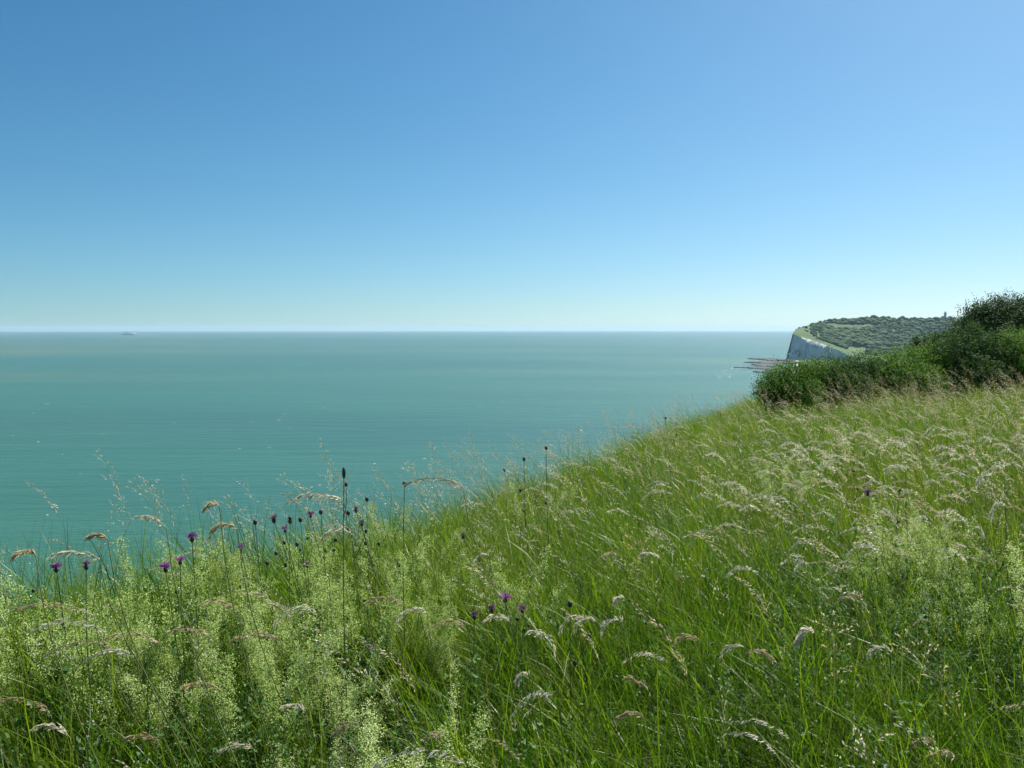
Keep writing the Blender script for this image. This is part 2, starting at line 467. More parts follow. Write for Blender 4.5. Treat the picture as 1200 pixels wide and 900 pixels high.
T = np.linspace(0, 1, 200)
zpy = lambda d: None
foot = poly([(921, 2600), (930, 2560), (943, 2520), (958, 2490), (974, 2460), (990, 2430), (1012, 2390), (1060, 2350), (1140, 2300), (1260, 2260)], T)
clif = poly([(929, 391, 2620), (938, 395, 2580), (951, 398.5, 2545), (961, 402, 2515), (972, 406, 2485), (985, 411.5, 2455), (1000, 418, 2420), (1060, 424, 2380), (1140, 426, 2340), (1260, 426, 2300)], T)
low = poly([(930, 388.5, 2650), (941, 390, 2640), (955, 393, 2640), (968, 396, 2640), (985, 401, 2640), (1003, 407, 2620), (1025, 412, 2600), (1070, 414, 2580), (1140, 414, 2560), (1260, 414, 2540)], T)
mid = poly([(932, 386, 2700), (945, 384, 2760), (960, 384, 2800), (975, 386, 2820), (995, 388, 2840), (1020, 391, 2850), (1045, 394, 2850), (1080, 396, 2830), (1150, 396, 2800), (1260, 395, 2780)], T)
rid = poly([(935, 384.5, 2760), (948, 380.8, 2860), (963, 379, 2930), (980, 376.5, 2980), (1000, 375.2, 3020), (1022, 373.3, 3050), (1045, 373.8, 3080), (1080, 374.5, 3120), (1115, 372.8, 3150), (1260, 370, 3200)], T)


def world_of(P, zz=None):
    out = []
    for row in P:
        if len(row) == 3: out.append(ray(*row))
        else:
            u = (row[0] - CX) / F / (math.cos(PITCH))
            out.append(np.array([u * row[1], row[1], SEA_Z - 1]))
    return np.array(out)


Fw, Cw, Lw, Mw, Rw = map(world_of, (foot, clif, low, mid, rid))
Bw = Rw * (1 + 500 / Rw[:, 1:2]); Bw[:, 2] = SEA_Z - 1


def blend(a, b, n_, amp, off):
    out = []
    for i in range(n_):
        t = i / n_
        p_ = a * (1 - t) + b * t
        w = amp * min(1, (i + .5) / 2)
        p_ = p_ + np.stack([w * fbm(p_[:, 0] * .02 + off, p_[:, 2] * .004 + t * .2), w * 1.5 * fbm(p_[:, 0] * .03 + off + 5, p_[:, 2] * .004), w * 0.5 * fbm(p_[:, 0] * .015, p_[:, 1] * .015 + off)], -1)
        out.append(p_)
    return out


def endcol(P):
    e = P[0].copy(); e[2] = SEA_Z - 1
    return e


chalk_rows = blend(Fw, Cw, 10, 34, 0) + [Cw]
for i_ in range(1, 10):
    chalk_rows[i_][:, 1] += 26 * fbm(Fw[:, 0] * .11 + 3, i_ * .15 + 0 * Fw[:, 0], 0, 3)
land_rows = [Cw] + blend(Cw, Lw, 5, 5, 2)[1:] + blend(Lw, Mw, 10, 10, 4) + blend(Mw, Rw, 10, 10, 7) + blend(Rw, Bw, 6, 8, 9)
mb = MB()
V = np.array(chalk_rows); r_, c_ = V.shape[:2]
idx = np.arange(r_ * c_).reshape(r_, c_)
mb.add(V.reshape(-1, 3), np.stack([idx[:-1, :-1], idx[:-1, 1:], idx[1:, 1:], idx[1:, :-1]], -1).reshape(-1, 4))
# seaward end of the cliff, wrapping round behind the tip
E = np.array([chalk_rows[-1][0]] + [row[0] for row in land_rows[1:]])
E0 = E.copy(); E0[:, 2] = SEA_Z - 1
E0[:, 0] = np.minimum(E0[:, 0], Fw[0, 0] + (E0[:, 1] - Fw[0, 1]) * 0.34)
Wl = np.array([E0 * (1 - t) + E * t + (np.stack([14 * fbm(E0[:, 1] * .03, t * 2.0 + np.zeros(len(E0))), 0 * E0[:, 0], 0 * E0[:, 0]], -1) if 0 < t < 1 else 0) for t in np.linspace(0, 1, 9)])
r_, c_ = Wl.shape[:2]; idx = np.arange(r_ * c_).reshape(r_, c_)
mb.add(Wl.reshape(-1, 3), np.stack([idx[:-1, 1:], idx[:-1, :-1], idx[1:, :-1], idx[1:, 1:]], -1).reshape(-1, 4))
tag(mb.build("chalk_cliff", M_chalk, smooth=True), kind="structure")
mb = MB()
V = np.array(land_rows); r_, c_ = V.shape[:2]; LAND = V
idx = np.arange(r_ * c_).reshape(r_, c_)
mb.add(V.reshape(-1, 3), np.stack([idx[:-1, :-1], idx[:-1, 1:], idx[1:, 1:], idx[1:, :-1]], -1).reshape(-1, 4))
tag(mb.build("headland_hill", M_down, smooth=True), kind="structure")


def ico():
    import bmesh
    bm = bmesh.new(); bmesh.ops.create_icosphere(bm, subdivisions=2, radius=1.0)
    v_ = np.array([x.co[:] for x in bm.verts]); f_ = np.array([[w.index for w in x.verts] for x in bm.faces]); bm.free()
    return v_, f_


IV, IF = ico()


def proj(p_):
    y_, z_ = p_[..., 1], p_[..., 2]
    fwd = y_ * math.cos(PITCH) - z_ * math.sin(PITCH); up = y_ * math.sin(PITCH) + z_ * math.cos(PITCH)
    return CX + F * p_[..., 0] / fwd, CY - F * up / fwd


mb = MB()
cnt = 0
LR = LAND[2:27]
for _ in range(9000):
    i = rng.integers(0, len(LR) - 1); a = rng.random(); j = rng.random() * (LAND.shape[1] - 2); jj = int(j); b = j - jj
    p_ = (LR[i, jj] * (1 - a) + LR[i + 1, jj] * a) * (1 - b) + (LR[i, jj + 1] * (1 - a) + LR[i + 1, jj + 1] * a) * b
    px, py = proj(p_)
    nzv = fbm(p_[0] * .012, p_[1] * .008)
    # open turf: the seaward shoulder, a strip under the ridge and a patch low in the valley
    open_ = (px < 950 and rng.random() < .97) or (px < 962 and py > 381 and rng.random() < .8) or ((px - 990) / 30) ** 2 + ((py - 382.5) / 3.2) ** 2 + 5 * nzv < .9 or \
            ((px - 1004) / 20) ** 2 + ((py - 412) / 6) ** 2 + 3 * nzv < .9 or nzv > 0.22
    if open_ or px > 1190: continue
    s_ = rng.uniform(3.4, 6.0) * (1 + 1.1 * rng.random() ** 4) * (1 + 1.2 * fbm(p_[0] * .02, p_[1] * .015 + 3)) * (0.7 if px < 965 else 1)
    V = IV * (1 + 0.35 * fbm(IV[:, 0] * 1.7 + p_[0], IV[:, 1] * 1.7 + p_[1], IV[:, 2] * 1.7, 2)[:, None]) * np.array([s_, s_, s_ * .85])
    mb.add(V + p_ + np.array([0, 0, s_ * .45]), IF); cnt += 1
tag(mb.build("woodland", M_wood_far, smooth=True), "dark green woodland covering the slopes of the far headland", "woodland", kind="stuff")

# the tower on the ridge
tp = ray(1107.5, 372.0, 3120)
t = empty("lighthouse", tp - np.array([0, 0, 4]), "small pale lighthouse tower on the skyline of the far wooded headland", "lighthouse")
m = MB(); m.tube([(0, 0, 0), (0, 0, 21)], [5.2, 4.4], 8); m.add([(4.4 * math.cos(a), 4.4 * math.sin(a), 21) for a in np.arange(8) * np.pi / 4], [list(range(8))])
m.build("tower_wall", M_white_wall, t)
m = MB()
for a in np.arange(8) * np.pi / 4: m.box((5.0 * math.cos(a), 5.0 * math.sin(a), 22), (1.6, 1.2, 2.0), a)
m.tube([(0, 0, 20.2), (0, 0, 21.2)], [5.6, 5.6], 12); m.build("parapet", M_white_wall, t)
m = MB(); m.tube([(0, 0, 21), (0, 0, 24.5)], [2.0, 2.0], 10); m.build("lantern", M_ship_glass, t)
m = MB(); m.tube([(0, 0, 24.5), (0, 0, 26.2), (0, 0, 28)], [2.4, 1.3, .1], 10); m.build("lantern_roof", M_lead, t)
m = MB(); m.box((-8, 2, 4.5), (10, 9, 9)); m.build("annexe", M_white_wall, t)

# ------------------------------------------------------------------ reef ledges at the foot of the headland
def ledge(px, py, w, dpt, h, seed, label):
    d = -SEA_Z / ((py - 385.45) / F)
    c = ray(px, py, d); c[2] = SEA_Z
    r0 = np.random.default_rng(seed)
    N, K = 90, 6
    a = np.linspace(0, 2 * np.pi, N, endpoint=False)
    rr = 0.95 + 1.9 * fbm(np.cos(a) * 2.6 + seed * 3.1, np.sin(a) * 2.6 + seed, 0, 5)
    m_ = MB(); vs = []
    for k_, (sc, zz) in enumerate([(1.03, -1.0), (1.0, 0.5), (0.9, 0.9), (0.6, 1.0), (0.3, 1.05), (0.02, 1.0)]):
        hh = h * zz * (1 + 0.5 * fbm(np.cos(a) * sc * 3 + seed, np.sin(a) * sc * 3, 0, 3)) if zz > 0 else np.full(N, zz)
        vs.append(np.stack([np.cos(a) * rr * w / 2 * sc, np.sin(a) * rr * dpt / 2 * sc, hh], -1))
    V_ = np.array(vs).reshape(-1, 3)
    i_ = np.arange(N * K).reshape(K, N)
    f_ = np.stack([i_[:-1], np.roll(i_, -1, 1)[:-1], np.roll(i_, -1, 1)[1:], i_[1:]], -1).reshape(-1, 4)
    m_.add(V_, f_)
    o_ = m_.build("rock_ledge", M_reef, loc=c)
    tag(o_, label, "rock ledge", "dark reef ledges off the headland")
    return c


ledge(904, 421.8, 110, 200, 3.4, 1, "farthest dark rock ledge lying in the water against the white cliff foot")
ledge(911, 425.5, 120, 150, 3.6, 2, "broad dark rock ledge between the cliff foot and the hedge end")
ledge(895, 428.0, 72, 120, 2.6, 3, "narrow dark rock ledge reaching out to sea in the middle of the reef")
ledge(895, 431.6, 62, 110, 2.4, 4, "dark rock ledge with a ragged tip second nearest of the reef")
ledge(898, 436.5, 46, 90, 2.4, 5, "nearest dark rock ledge just beyond the end of the hedge")
ledge(868, 430.8, 26, 16, 1.6, 6, "small outlying dark rock farthest out to sea from the reef")

# foam: breakers at the reef and a few whitecaps on open water
mb = MB()
def fleck(x_, y_, w, dp):
    a = np.linspace(0, 2 * np.pi, 9, endpoint=False)
    rr = 1 + rng.uniform(-.45, .45, 9)
    th = rng.normal(0, .25)
    lx, ly = np.cos(a) * rr * w / 2, np.sin(a) * rr * dp / 2
    v_ = np.stack([x_ + lx * math.cos(th) - ly * math.sin(th), y_ + lx * math.sin(th) + ly * math.cos(th), np.full(9, SEA_Z + .12)], -1)
    top_ = np.array([[x_, y_, SEA_Z + 0.3]])
    mb.add(np.concatenate([v_, top_]), [[i_, (i_ + 1) % 9, 9] for i_ in range(9)])
for _ in range(250):
    d = math.exp(rng.uniform(math.log(300), math.log(5200))); u = rng.uniform(-.85, .5)
    if u * d > 0.24 * d and d < 1500: continue
    k_ = rng.integers(1, 4)
    for _ in range(k_):
        fleck(u * d + rng.normal(0, 1.5), d + rng.normal(0, 2), rng.uniform(.35, 1.5) * (1 + d / 3500), rng.uniform(.12, .4) * (1 + d / 2500))
for _ in range(60):
    px = rng.uniform(840, 900); py = rng.uniform(424, 443) - (px - 868) * .1
    d = -SEA_Z / ((py - 385.45) / F); c = ray(px, py, d)
    fleck(c[0], c[1], rng.uniform(2, 9), rng.uniform(1, 2.5))
tag(mb.build("whitecaps", M_foam), "scattered white foam flecks on the green sea and at the reef", "foam", kind="stuff")

# ------------------------------------------------------------------ ship
d = 13500.0
c = ray(151, 393.3, d); c[2] = SEA_Z
ship = empty("passenger_ship", c, "pale ship out at sea near the horizon", "ship")
ship.rotation_euler = (0, 0, R(8))
m = MB()
xs = np.linspace(-115, 115, 24)
secs = []
for x_ in xs:
    t_ = abs(x_) / 115
    w = 14 * (1 - max(0, (t_ - .55) / .45) ** 2.2 * (0.97 if x_ < 0 else .45))
    h = 15 + 6 * max(0, (-x_ - 60) / 55) ** 2
    secs.append([(x_, -w * .75, -2), (x_, -w, 6), (x_, -w, h), (x_, w, h), (x_, w, 6), (x_, w * .75, -2)])
V = np.array(secs); i_ = np.arange(24 * 6).reshape(24, 6)
m.add(V.reshape(-1, 3), np.stack([i_[:-1], np.roll(i_, -1, 1)[:-1], np.roll(i_, -1, 1)[1:], i_[1:]], -1).reshape(-1, 4))
m.f.append(i_[[0, -1]]); m.m.append(np.zeros(2))
m.build("hull", M_ship_hull, ship)
m = MB()
for k_, (x0, x1, z0, z1, w) in enumerate([(-85, 100, 15, 22, 25), (-70, 92, 22, 28, 23), (-60, 80, 28, 34, 21), (-52, 20, 34, 38.5, 18)]):
    m.box(((x0 + x1) / 2, 0, (z0 + z1) / 2), (x1 - x0, w, z1 - z0))
m.build("superstructure", M_ship_white, ship)
m = MB(); m.box((-62, 0, 36.5), (12, 26, 5)); m.build("bridge", M_ship_glass, ship)
m = MB(); m.tube([(42, 0, 34), (45, 0, 52)], [8, 6], 10); m.build("funnel", M_ship_hull, ship)
m = MB(); m.tube([(-40, 0, 38), (-40, 0, 58)], [1.4, .6], 6); m.box((-40, 0, 50), (1.5, 9, 1)); m.build("mast", M_ship_white, ship)
for sx_ in (-1, 1):
    for k_ in range(4):
        m = MB(); m.box((-30 + k_ * 24, sx_ * 13.2, 24), (12, 3, 3.4)); m.build("lifeboat", M_ship_white, ship)
mb = MB()
for k_ in range(50):
    xx = 118 + k_ * 6 + rng.normal(0, 4); fx = c[0] + xx * math.cos(R(8)) + rng.normal(0, 3); fy = c[1] + xx * math.sin(R(8)) + rng.normal(0, 8 + k_ * .6)
    fleck(fx, fy, rng.uniform(14, 30), rng.uniform(10, 26))
tag(mb.build("wake", M_foam), "white wake trailing behind the ship near the horizon", "wake", kind="stuff")

# ------------------------------------------------------------------ meadow: sources for the geometry node scatter
def blade_lines(n_, L, lean, curl, base_r, k_=6, windx=0.0):
    """curved centre lines"""
    az = rng.uniform(0, 2 * np.pi, n_)
    h = np.stack([np.cos(az), np.sin(az), np.zeros(n_)], -1)
    h = unit(h + np.array([windx, 0, 0]))
    base = np.stack([rng.normal(0, base_r, n_), rng.normal(0, base_r, n_), np.full(n_, -0.03)], -1)
    t = np.linspace(0, 1, k_)
    th0 = rng.uniform(0.02, lean, n_); cu = rng.uniform(*curl, n_)
    ang = th0[:, None] + cu[:, None] * t[None] ** 1.6
    st = (L / (k_ - 1))[:, None]
    dz = np.cos(ang) * st; dh = np.sin(ang) * st
    z = np.concatenate([np.zeros((n_, 1)), np.cumsum(dz[:, :-1], 1)], 1)
    hh = np.concatenate([np.zeros((n_, 1)), np.cumsum(dh[:, :-1], 1)], 1)
    P = base[:, None] + h[:, None] * hh[..., None]
    P[..., 2] += z
    side = unit(np.cross(h, [0, 0, 1.0]))
    tw = rng.normal(0, 0.5, n_)
    side = unit(side * np.cos(tw)[:, None] + h * np.sin(tw)[:, None])
    return P, side, t


def make_collection(name, meshes):
    c_ = bpy.data.collections.new(name)
    for i_, me in enumerate(meshes):
        o_ = bpy.data.objects.new("%s_%02d" % (name, i_), me); c_.objects.link(o_)
    return c_


def tuft(n_, lo, hi, w, lean=0.35, curl=(0.1, 1.5), br=0.045):
    m_ = MB()
    L = rng.uniform(lo, hi, n_)
    P, side, t = blade_lines(n_, L, lean, curl, br)
    W = (rng.uniform(.6, 1.25, n_) * w)[:, None] * np.clip(1.08 - t[None] ** 2.2, 0.04, 1) * (0.55 + 0.45 * np.minimum(1, t[None] * 4))
    m_.strips(P, side, W)
    return m_.mesh("grass_tuft", M_blade, smooth=True)


tufts = [tuft(40, .32, .72, .0038, .45, (.3, 1.9)), tuft(40, .28, .68, .0031, .55, (.4, 2.3)), tuft(34, .36, .78, .0046, .3, (.1, 1.5)),
         tuft(46, .25, .60, .0027, .6, (.3, 2.2)), tuft(28, .42, .74, .0056, .4, (.9, 2.6)), tuft(38, .20, .50, .0038, .9, (.2, 2.0)),
         tuft(42, .30, .70, .0033, .4, (.1, 1.6)), tuft(40, .30, .66, .0035, .5, (.5, 1.8))]


def panicle_line(h, arch, droop, k_=14, sway=0.0, L=None):
    """stem centre line that rises h and bends over towards -x"""
    t = np.linspace(0, 1, k_)
    ang = sway + arch * np.clip((t - .35) / .65, 0, 1) ** 1.7 + droop * np.clip((t - .82) / .18, 0, 1)
    st = (L or h * 1.1) / (k_ - 1)
    z = np.concatenate([[0], np.cumsum(np.cos(ang[:-1]) * st)]); x_ = -np.concatenate([[0], np.cumsum(np.sin(ang[:-1]) * st)])
    return np.stack([x_, np.zeros(k_), z], -1)


def spikelets(m_, line, frac, n_, length, width, spread, hang, mat=1, solid=False):
    """seed spikelets along the last part of the line, hanging to one side"""
    k_ = len(line); u = frac + (1 - frac) * np.sort(rng.random(n_)) ** 0.9
    f_ = u * (k_ - 1); i_ = np.clip(f_.astype(int), 0, k_ - 2); a = (f_ - i_)[:, None]
    c_ = line[i_] * (1 - a) + line[i_ + 1] * a
    tan = unit(line[i_ + 1] - line[i_])
    prof = (np.sin(np.clip((u - frac) / (1 - frac), 0, 1) * np.pi * .92 + .12) ** .6)
    off = rand_dirs(n_) * (spread * prof * rng.uniform(.2, 1, n_))[:, None]
    ax = unit(tan * 1.0 + rand_dirs(n_) * 0.38 + np.array([0, 0, -hang]))
    ll = length * rng.uniform(.65, 1.25, n_)
    base = c_ + off * .6 - np.array([0, 0, 1]) * (abs(hang) * spread * .4 * rng.random(n_))[:, None]
    m_.cards(base, ax, perp(ax), ll, width, mat)
    if solid: m_.cards(base, ax, unit(np.cross(ax, perp(ax))), ll * .95, width, mat)
    # fine rays that join each spikelet to the axis
    nn = n_
    P = np.stack([c_, (c_ + base) / 2 + off * .1, base], 1)
    m_.strips(P, perp(ax), np.full((nn, 3), .0007), 0)


def seed_stem(h, arch, droop, n_, sl, sw, spread, hang, mat, frac=.80, wd=.0022):
    m_ = MB()
    line = panicle_line(h, arch, droop, sway=rng.uniform(0, .12))
    t = np.linspace(0, 1, len(line))
    for s_ in (np.array([[0, 1.0, 0]]), np.array([[0.7, 0.0, .7]])):
        m_.strips(line[None], s_, (wd * (1.1 - .75 * t))[None], 0)
    spikelets(m_, line, frac, n_, sl, sw, spread, hang)
    return m_.mesh("seed_stem", [M_culm, mat])


stems = [seed_stem(.80, 1.5, .5, 60, .014, .0034, .014, .5, M_seed), seed_stem(.72, 1.2, .9, 54, .013, .0032, .012, .6, M_seed_pale),
         seed_stem(.88, 1.0, .4, 70, .012, .0030, .018, .3, M_seed), seed_stem(.78, 1.9, .5, 60, .015, .0034, .012, .5, M_seed_pale),
         seed_stem(.84, .7, .6, 64, .011, .0028, .020, .3, M_seed_pink), seed_stem(.66, 1.5, .8, 44, .014, .0034, .012, .6, M_seed_pink)]


def fine_stem(h, nbr, mat, arch=.5):
    """thin open bent-grass panicle"""
    m_ = MB(); line = panicle_line(h, arch, .3, sway=rng.uniform(0, .15)); t = np.linspace(0, 1, len(line))
    m_.strips(line[None], np.array([[0, 1.0, 0]]), (.0017 * (1.1 - .7 * t))[None], 0)
    for _ in range(nbr):
        f_ = rng.uniform(.72, .99) * (len(line) - 1); i_ = int(f_); a = f_ - i_
        b = line[i_] * (1 - a) + line[min(i_ + 1, len(line) - 1)] * a
        dr = unit(unit(line[i_] - line[i_ - 1]) + rand_dirs(1)[0] * .7); ll = rng.uniform(.02, .06)
        P = np.stack([b, b + dr * ll * .5, b + dr * ll - np.array([0, 0, .006])])
        m_.strips(P[None], perp(dr[None]), np.full((1, 3), .0007), 0)
        q_ = P[1] + (P[2] - P[1]) * rng.random((4, 1)); ax = unit(dr + rand_dirs(4) * .4)
        m_.cards(q_, ax, perp(ax), .0075, .0024, 1)
    return m_.mesh("fine_stem", [M_culm, mat])


fines = [fine_stem(.82, 22, M_seed_pale), fine_stem(.92, 26, M_seed), fine_stem(.75, 20, M_seed_pale, .9)]


def froth(n_st, h, nfl, fs):
    m_ = MB()
    for _ in range(n_st):
        L = h * rng.uniform(.7, 1.1)
        P, side, t = blade_lines(1, np.array([L]), .35, (.0, .7), .04, 8)
        m_.strips(P, side, (.0022 * (1.1 - .6 * t))[None], 0)
        line = P[0]; k_ = len(line)
        # whorls of little leaves
        for u in np.arange(.15, .95, .09):
            f_ = u * (k_ - 1); i_ = int(f_); c_ = line[i_] + (line[i_ + 1] - line[i_]) * (f_ - i_)
            a = rng.uniform(0, 6.28) + np.arange(6) * 1.047
            ax = unit(np.stack([np.cos(a), np.sin(a), np.full(6, .35)], -1))
            m_.cards(np.repeat(c_[None], 6, 0), ax, unit(np.cross(ax, [0, 0, 1.0])), .015 * (1.2 - u * .7), .0035, 1)
        # florets in small clusters on side branches
        for _ in range(nfl // 6):
            u = rng.uniform(.45, 1.0) ** .8; f_ = min(u, .999) * (k_ - 1); i_ = int(f_)
            c_ = line[i_] + (line[i_ + 1] - line[i_]) * (f_ - i_)
            q_ = c_ + rand_dirs(1)[0] * np.array([1, 1, .7]) * rng.uniform(.008, .055) * (1.25 - .7 * u) + np.array([0, 0, .012])
            m_.strips(np.stack([c_, (c_ + q_) / 2, q_])[None], perp((q_ - c_)[None]), np.full((1, 3), .0008), 0)
            cc = q_ + rng.normal(0, .0072, (13, 3)); ax = unit(rand_dirs(13) + np.array([0, 0, .6]))
            m_.cards(cc, ax, perp(ax), fs * rng.uniform(.7, 1.2, 13), fs * .85, 2)
    return m_.mesh("bedstraw_clump", [M_froth_leaf, M_froth_leaf, M_froth])


froths = [froth(9, .58, 340, .0050), froth(8, .66, 350, .0052), froth(10, .50, 300, .0048)]


def herb(n_st, h, nl, sz, asp=.42):
    m_ = MB()
    for _ in range(n_st):
        P, side, t = blade_lines(1, np.array([h * rng.uniform(.6, 1.1)]), .5, (.0, .6), .04, 8)
        m_.strips(P, side, (.0026 * (1.1 - .6 * t))[None], 0); line = P[0]; k_ = len(line)
        u = np.sort(rng.uniform(.15, .99, nl)); f_ = u * (k_ - 1); i_ = f_.astype(int)
        c_ = line[i_] + (line[np.minimum(i_ + 1, k_ - 1)] - line[i_]) * (f_ - i_)[:, None]
        ax = rand_dirs(nl); ax[:, 2] = np.abs(ax[:, 2]) * .7 + .1; ax = unit(ax)
        m_.cards(c_, ax, unit(np.cross(ax, [0, 0, 1.0]) + rand_dirs(nl) * .4), sz * rng.uniform(.6, 1.3, nl) * (1.15 - .5 * u), sz * asp, 1, back=.6)
    return m_.mesh("herb_clump", [M_stem, M_herb])


herbs = [herb(7, .50, 16, .032), herb(6, .62, 20, .026, .38), herb(8, .42, 12, .045, .35), herb(7, .55, 24, .019, .6)]


def scatter(name, meshes, pts, rot, scl, idx_, label, cat):
    me = bpy.data.meshes.new(name)
    me.vertices.add(len(pts)); me.vertices.foreach_set("co", np.asarray(pts, np.float32).ravel())
    a = me.attributes.new("rot", "FLOAT_VECTOR", "POINT"); a.data.foreach_set("vector", np.asarray(rot, np.float32).ravel())
    a = me.attributes.new("scl", "FLOAT", "POINT"); a.data.foreach_set("value", np.asarray(scl, np.float32))
    a = me.attributes.new("idx", "INT", "POINT"); a.data.foreach_set("value", np.asarray(idx_, np.int32))
    o_ = bpy.data.objects.new(name, me); COL.objects.link(o_)
    tree = bpy.data.node_groups.new(name + "_scatter", "GeometryNodeTree")
    tree.interface.new_socket("Geometry", in_out="INPUT", socket_type="NodeSocketGeometry")
    tree.interface.new_socket("Geometry", in_out="OUTPUT", socket_type="NodeSocketGeometry")
    N, Lk = tree.nodes, tree.links
    gi, go = N.new("NodeGroupInput"), N.new("NodeGroupOutput")
    m2p = N.new("GeometryNodeMeshToPoints")
    ci = N.new("GeometryNodeCollectionInfo"); ci.inputs["Collection"].default_value = make_collection(name + "_sources", meshes)
    ci.inputs["Separate Children"].default_value = True; ci.inputs["Reset Children"].default_value = True
    iop = N.new("GeometryNodeInstanceOnPoints"); iop.inputs["Pick Instance"].default_value = True
    def attr(nm, ty):
        x_ = N.new("GeometryNodeInputNamedAttribute"); x_.data_type = ty; x_.inputs["Name"].default_value = nm; return x_.outputs["Attribute"]
    e2r = N.new("FunctionNodeEulerToRotation")
    Lk.new(gi.outputs[0], m2p.inputs["Mesh"]); Lk.new(m2p.outputs[0], iop.inputs["Points"]); Lk.new(ci.outputs[0], iop.inputs["Instance"])
    Lk.new(attr("idx", "INT"), iop.inputs["Instance Index"])
    Lk.new(attr("rot", "FLOAT_VECTOR"), e2r.inputs[0]); Lk.new(e2r.outputs[0], iop.inputs["Rotation"])
    Lk.new(attr("scl", "FLOAT"), iop.inputs["Scale"])
    Lk.new(iop.outputs[0], go.inputs[0])
    md = o_.modifiers.new("scatter", "NODES"); md.node_group = tree
    return tag(o_, label, cat, kind="stuff")


def field(density, dmax=26.0, smin=-3.2):
    """points on the near land; density(x, y, d, s) per square metre"""
    out = []
    for (x0, x1, y0, y1, top) in ((-7, 7, -1.5, 6, 260), (-9, 12, 6, 12, 130), (-6, 20, 12, 26, 60)):
        n_ = int((x1 - x0) * (y1 - y0) * top)
        x_ = rng.uniform(x0, x1, n_); y_ = rng.uniform(y0, y1, n_)
        s_ = edge_s(x_, y_); d_ = np.hypot(x_, y_)
        dn = density(x_, y_, d_, s_)
        ok = (s_ > smin) & (rng.random(n_) * top < dn) & (d_ < dmax) & (d_ > 0.45) & (np.abs(x_) < 1.15 * np.abs(y_) + 3.0)
        out.append(np.stack([x_[ok], y_[ok]], -1))
    P = np.concatenate(out)
    return P[:, 0], P[:, 1], G(P[:, 0], P[:, 1])


def spot(px, py, hh=.6):
    return hit(px, py, hh)[0]


# patches, found where the photograph shows them
FROTH = [(spot(430, 800), .24, 1.5), (spot(370, 725), .22, .8), (spot(330, 680), .30, .9), (spot(440, 650), .30, .6), (spot(200, 680), .30, .65), (spot(70, 690), .3, .5), (spot(320, 640), .3, .5),
         (spot(1140, 630), .5, .5), (spot(1170, 690), .35, .4), (spot(480, 625), .3, .4)]
HOLLOW = [(spot(395, 870), .22, 1), (spot(445, 715), .2, 1), (spot(890, 880), .25, .9), (spot(1180, 860), .2, .9), (spot(650, 850), .2, .6)]
HERB = [(spot(1120, 640), .9, 1.0), (spot(1060, 620), .7, .6), (spot(300, 830), .5, .8), (spot(900, 800), .45, .5), (spot(100, 850), .6, .5), (spot(1150, 720), .5, .7)]


def patch(x_, y_, L):
    v_ = 0
    for c_, r_, a in L: v_ = v_ + a * np.exp(-((x_ - c_[0]) ** 2 + (y_ - c_[1]) ** 2) / r_ ** 2)
    return np.clip(v_, 0, 1.5)


def d_tuft(x_, y_, d_, s_):
    b = np.where(d_ < 5, 165, np.where(d_ < 9, 105, 58))
    cl = np.clip(.78 + 2.4 * fbm(x_ * 2.3, y_ * 2.3), .15, 1.3) * (1 - .8 * np.clip(patch(x_, y_, HOLLOW), 0, 1))
    return b * cl * (1 - .5 * np.clip(patch(x_, y_, FROTH), 0, 1)) * np.where(s_ < -1.6, .5, 1)


x_, y_, z_ = field(d_tuft)
n_ = len(x_); d_ = np.hypot(x_, y_)
rot = np.stack([rng.normal(0, .12, n_), rng.normal(-.33, .13, n_), rng.uniform(0, 2 * np.pi, n_)], -1)
wz = rot[:, 2].copy(); wt = rot[:, 1].copy()
rot[:, 0] = rng.normal(0, .12, n_) - wt * np.sin(wz) * -1; rot[:, 1] = wt * np.cos(wz)
scl = rng.uniform(.76, 1.14, n_) * (1 + .35 * fbm(x_ * .9 + 4, y_ * .9)) * np.where(d_ < 1.6, .8, 1)
# past the first metres the turf is shown by wider, fuller tufts
scatter("meadow_grass", tufts, np.stack([x_, y_, z_], -1), rot, scl, rng.integers(0, len(tufts), n_),
        "long green meadow grass leaning in the wind on the cliff top", "grass")
print("tufts", n_)


def d_seed(x_, y_, d_, s_):
    b = np.where(d_ < 3.2, 9, np.where(d_ < 6, 21, 20))
    b = np.where(d_ > 10, b * .7, b) * np.where(d_ > 14, .5, 1)
    right = np.clip((x_ / np.maximum(y_, .5) - .05) * 2.2, 0.45, 1.2)
    return b * right * np.clip(.7 + 2.2 * fbm(x_ * .7 + 20, y_ * .7), .1, 2)


x_, y_, z_ = field(d_seed, smin=-.8)
n_ = len(x_)
rot = np.stack([rng.normal(0, .12, n_), rng.normal(-.10, .10, n_), rng.normal(0.1, .55, n_)], -1)
scatter("grass_seed_heads", stems, np.stack([x_, y_, z_], -1), rot, rng.uniform(.78, 1.06, n_), rng.integers(0, len(stems), n_),
        "small straw coloured seed heads nodding all over the meadow", "grass seed heads")


def d_fine(x_, y_, d_, s_):
    b = np.where(d_ < 3, 10, np.where(d_ < 6, 32, 30)) + np.where((np.abs(s_) < .9) & (d_ < 7), 4, 0) - np.where(d_ > 14, 16, 0) - np.where((s_ < 1.5) & (d_ > 8), 16, 0)
    b = b * np.where((s_ < .5) & (d_ < 6.5), .35, 1)
    return b * np.clip(.8 + 1.8 * fbm(x_ * .8 + 30, y_ * .8), .15, 2)


x_, y_, z_ = field(d_fine, smin=-1.4)
n_ = len(x_)
rot = np.stack([rng.normal(0, .15, n_), rng.normal(-.12, .12, n_), rng.normal(0, .8, n_)], -1)
scatter("bent_grass", fines, np.stack([x_, y_, z_], -1), rot, rng.uniform(.75, 1.06, n_), rng.integers(0, len(fines), n_),
        "thin reddish stems of bent grass standing above the green blades", "grass")

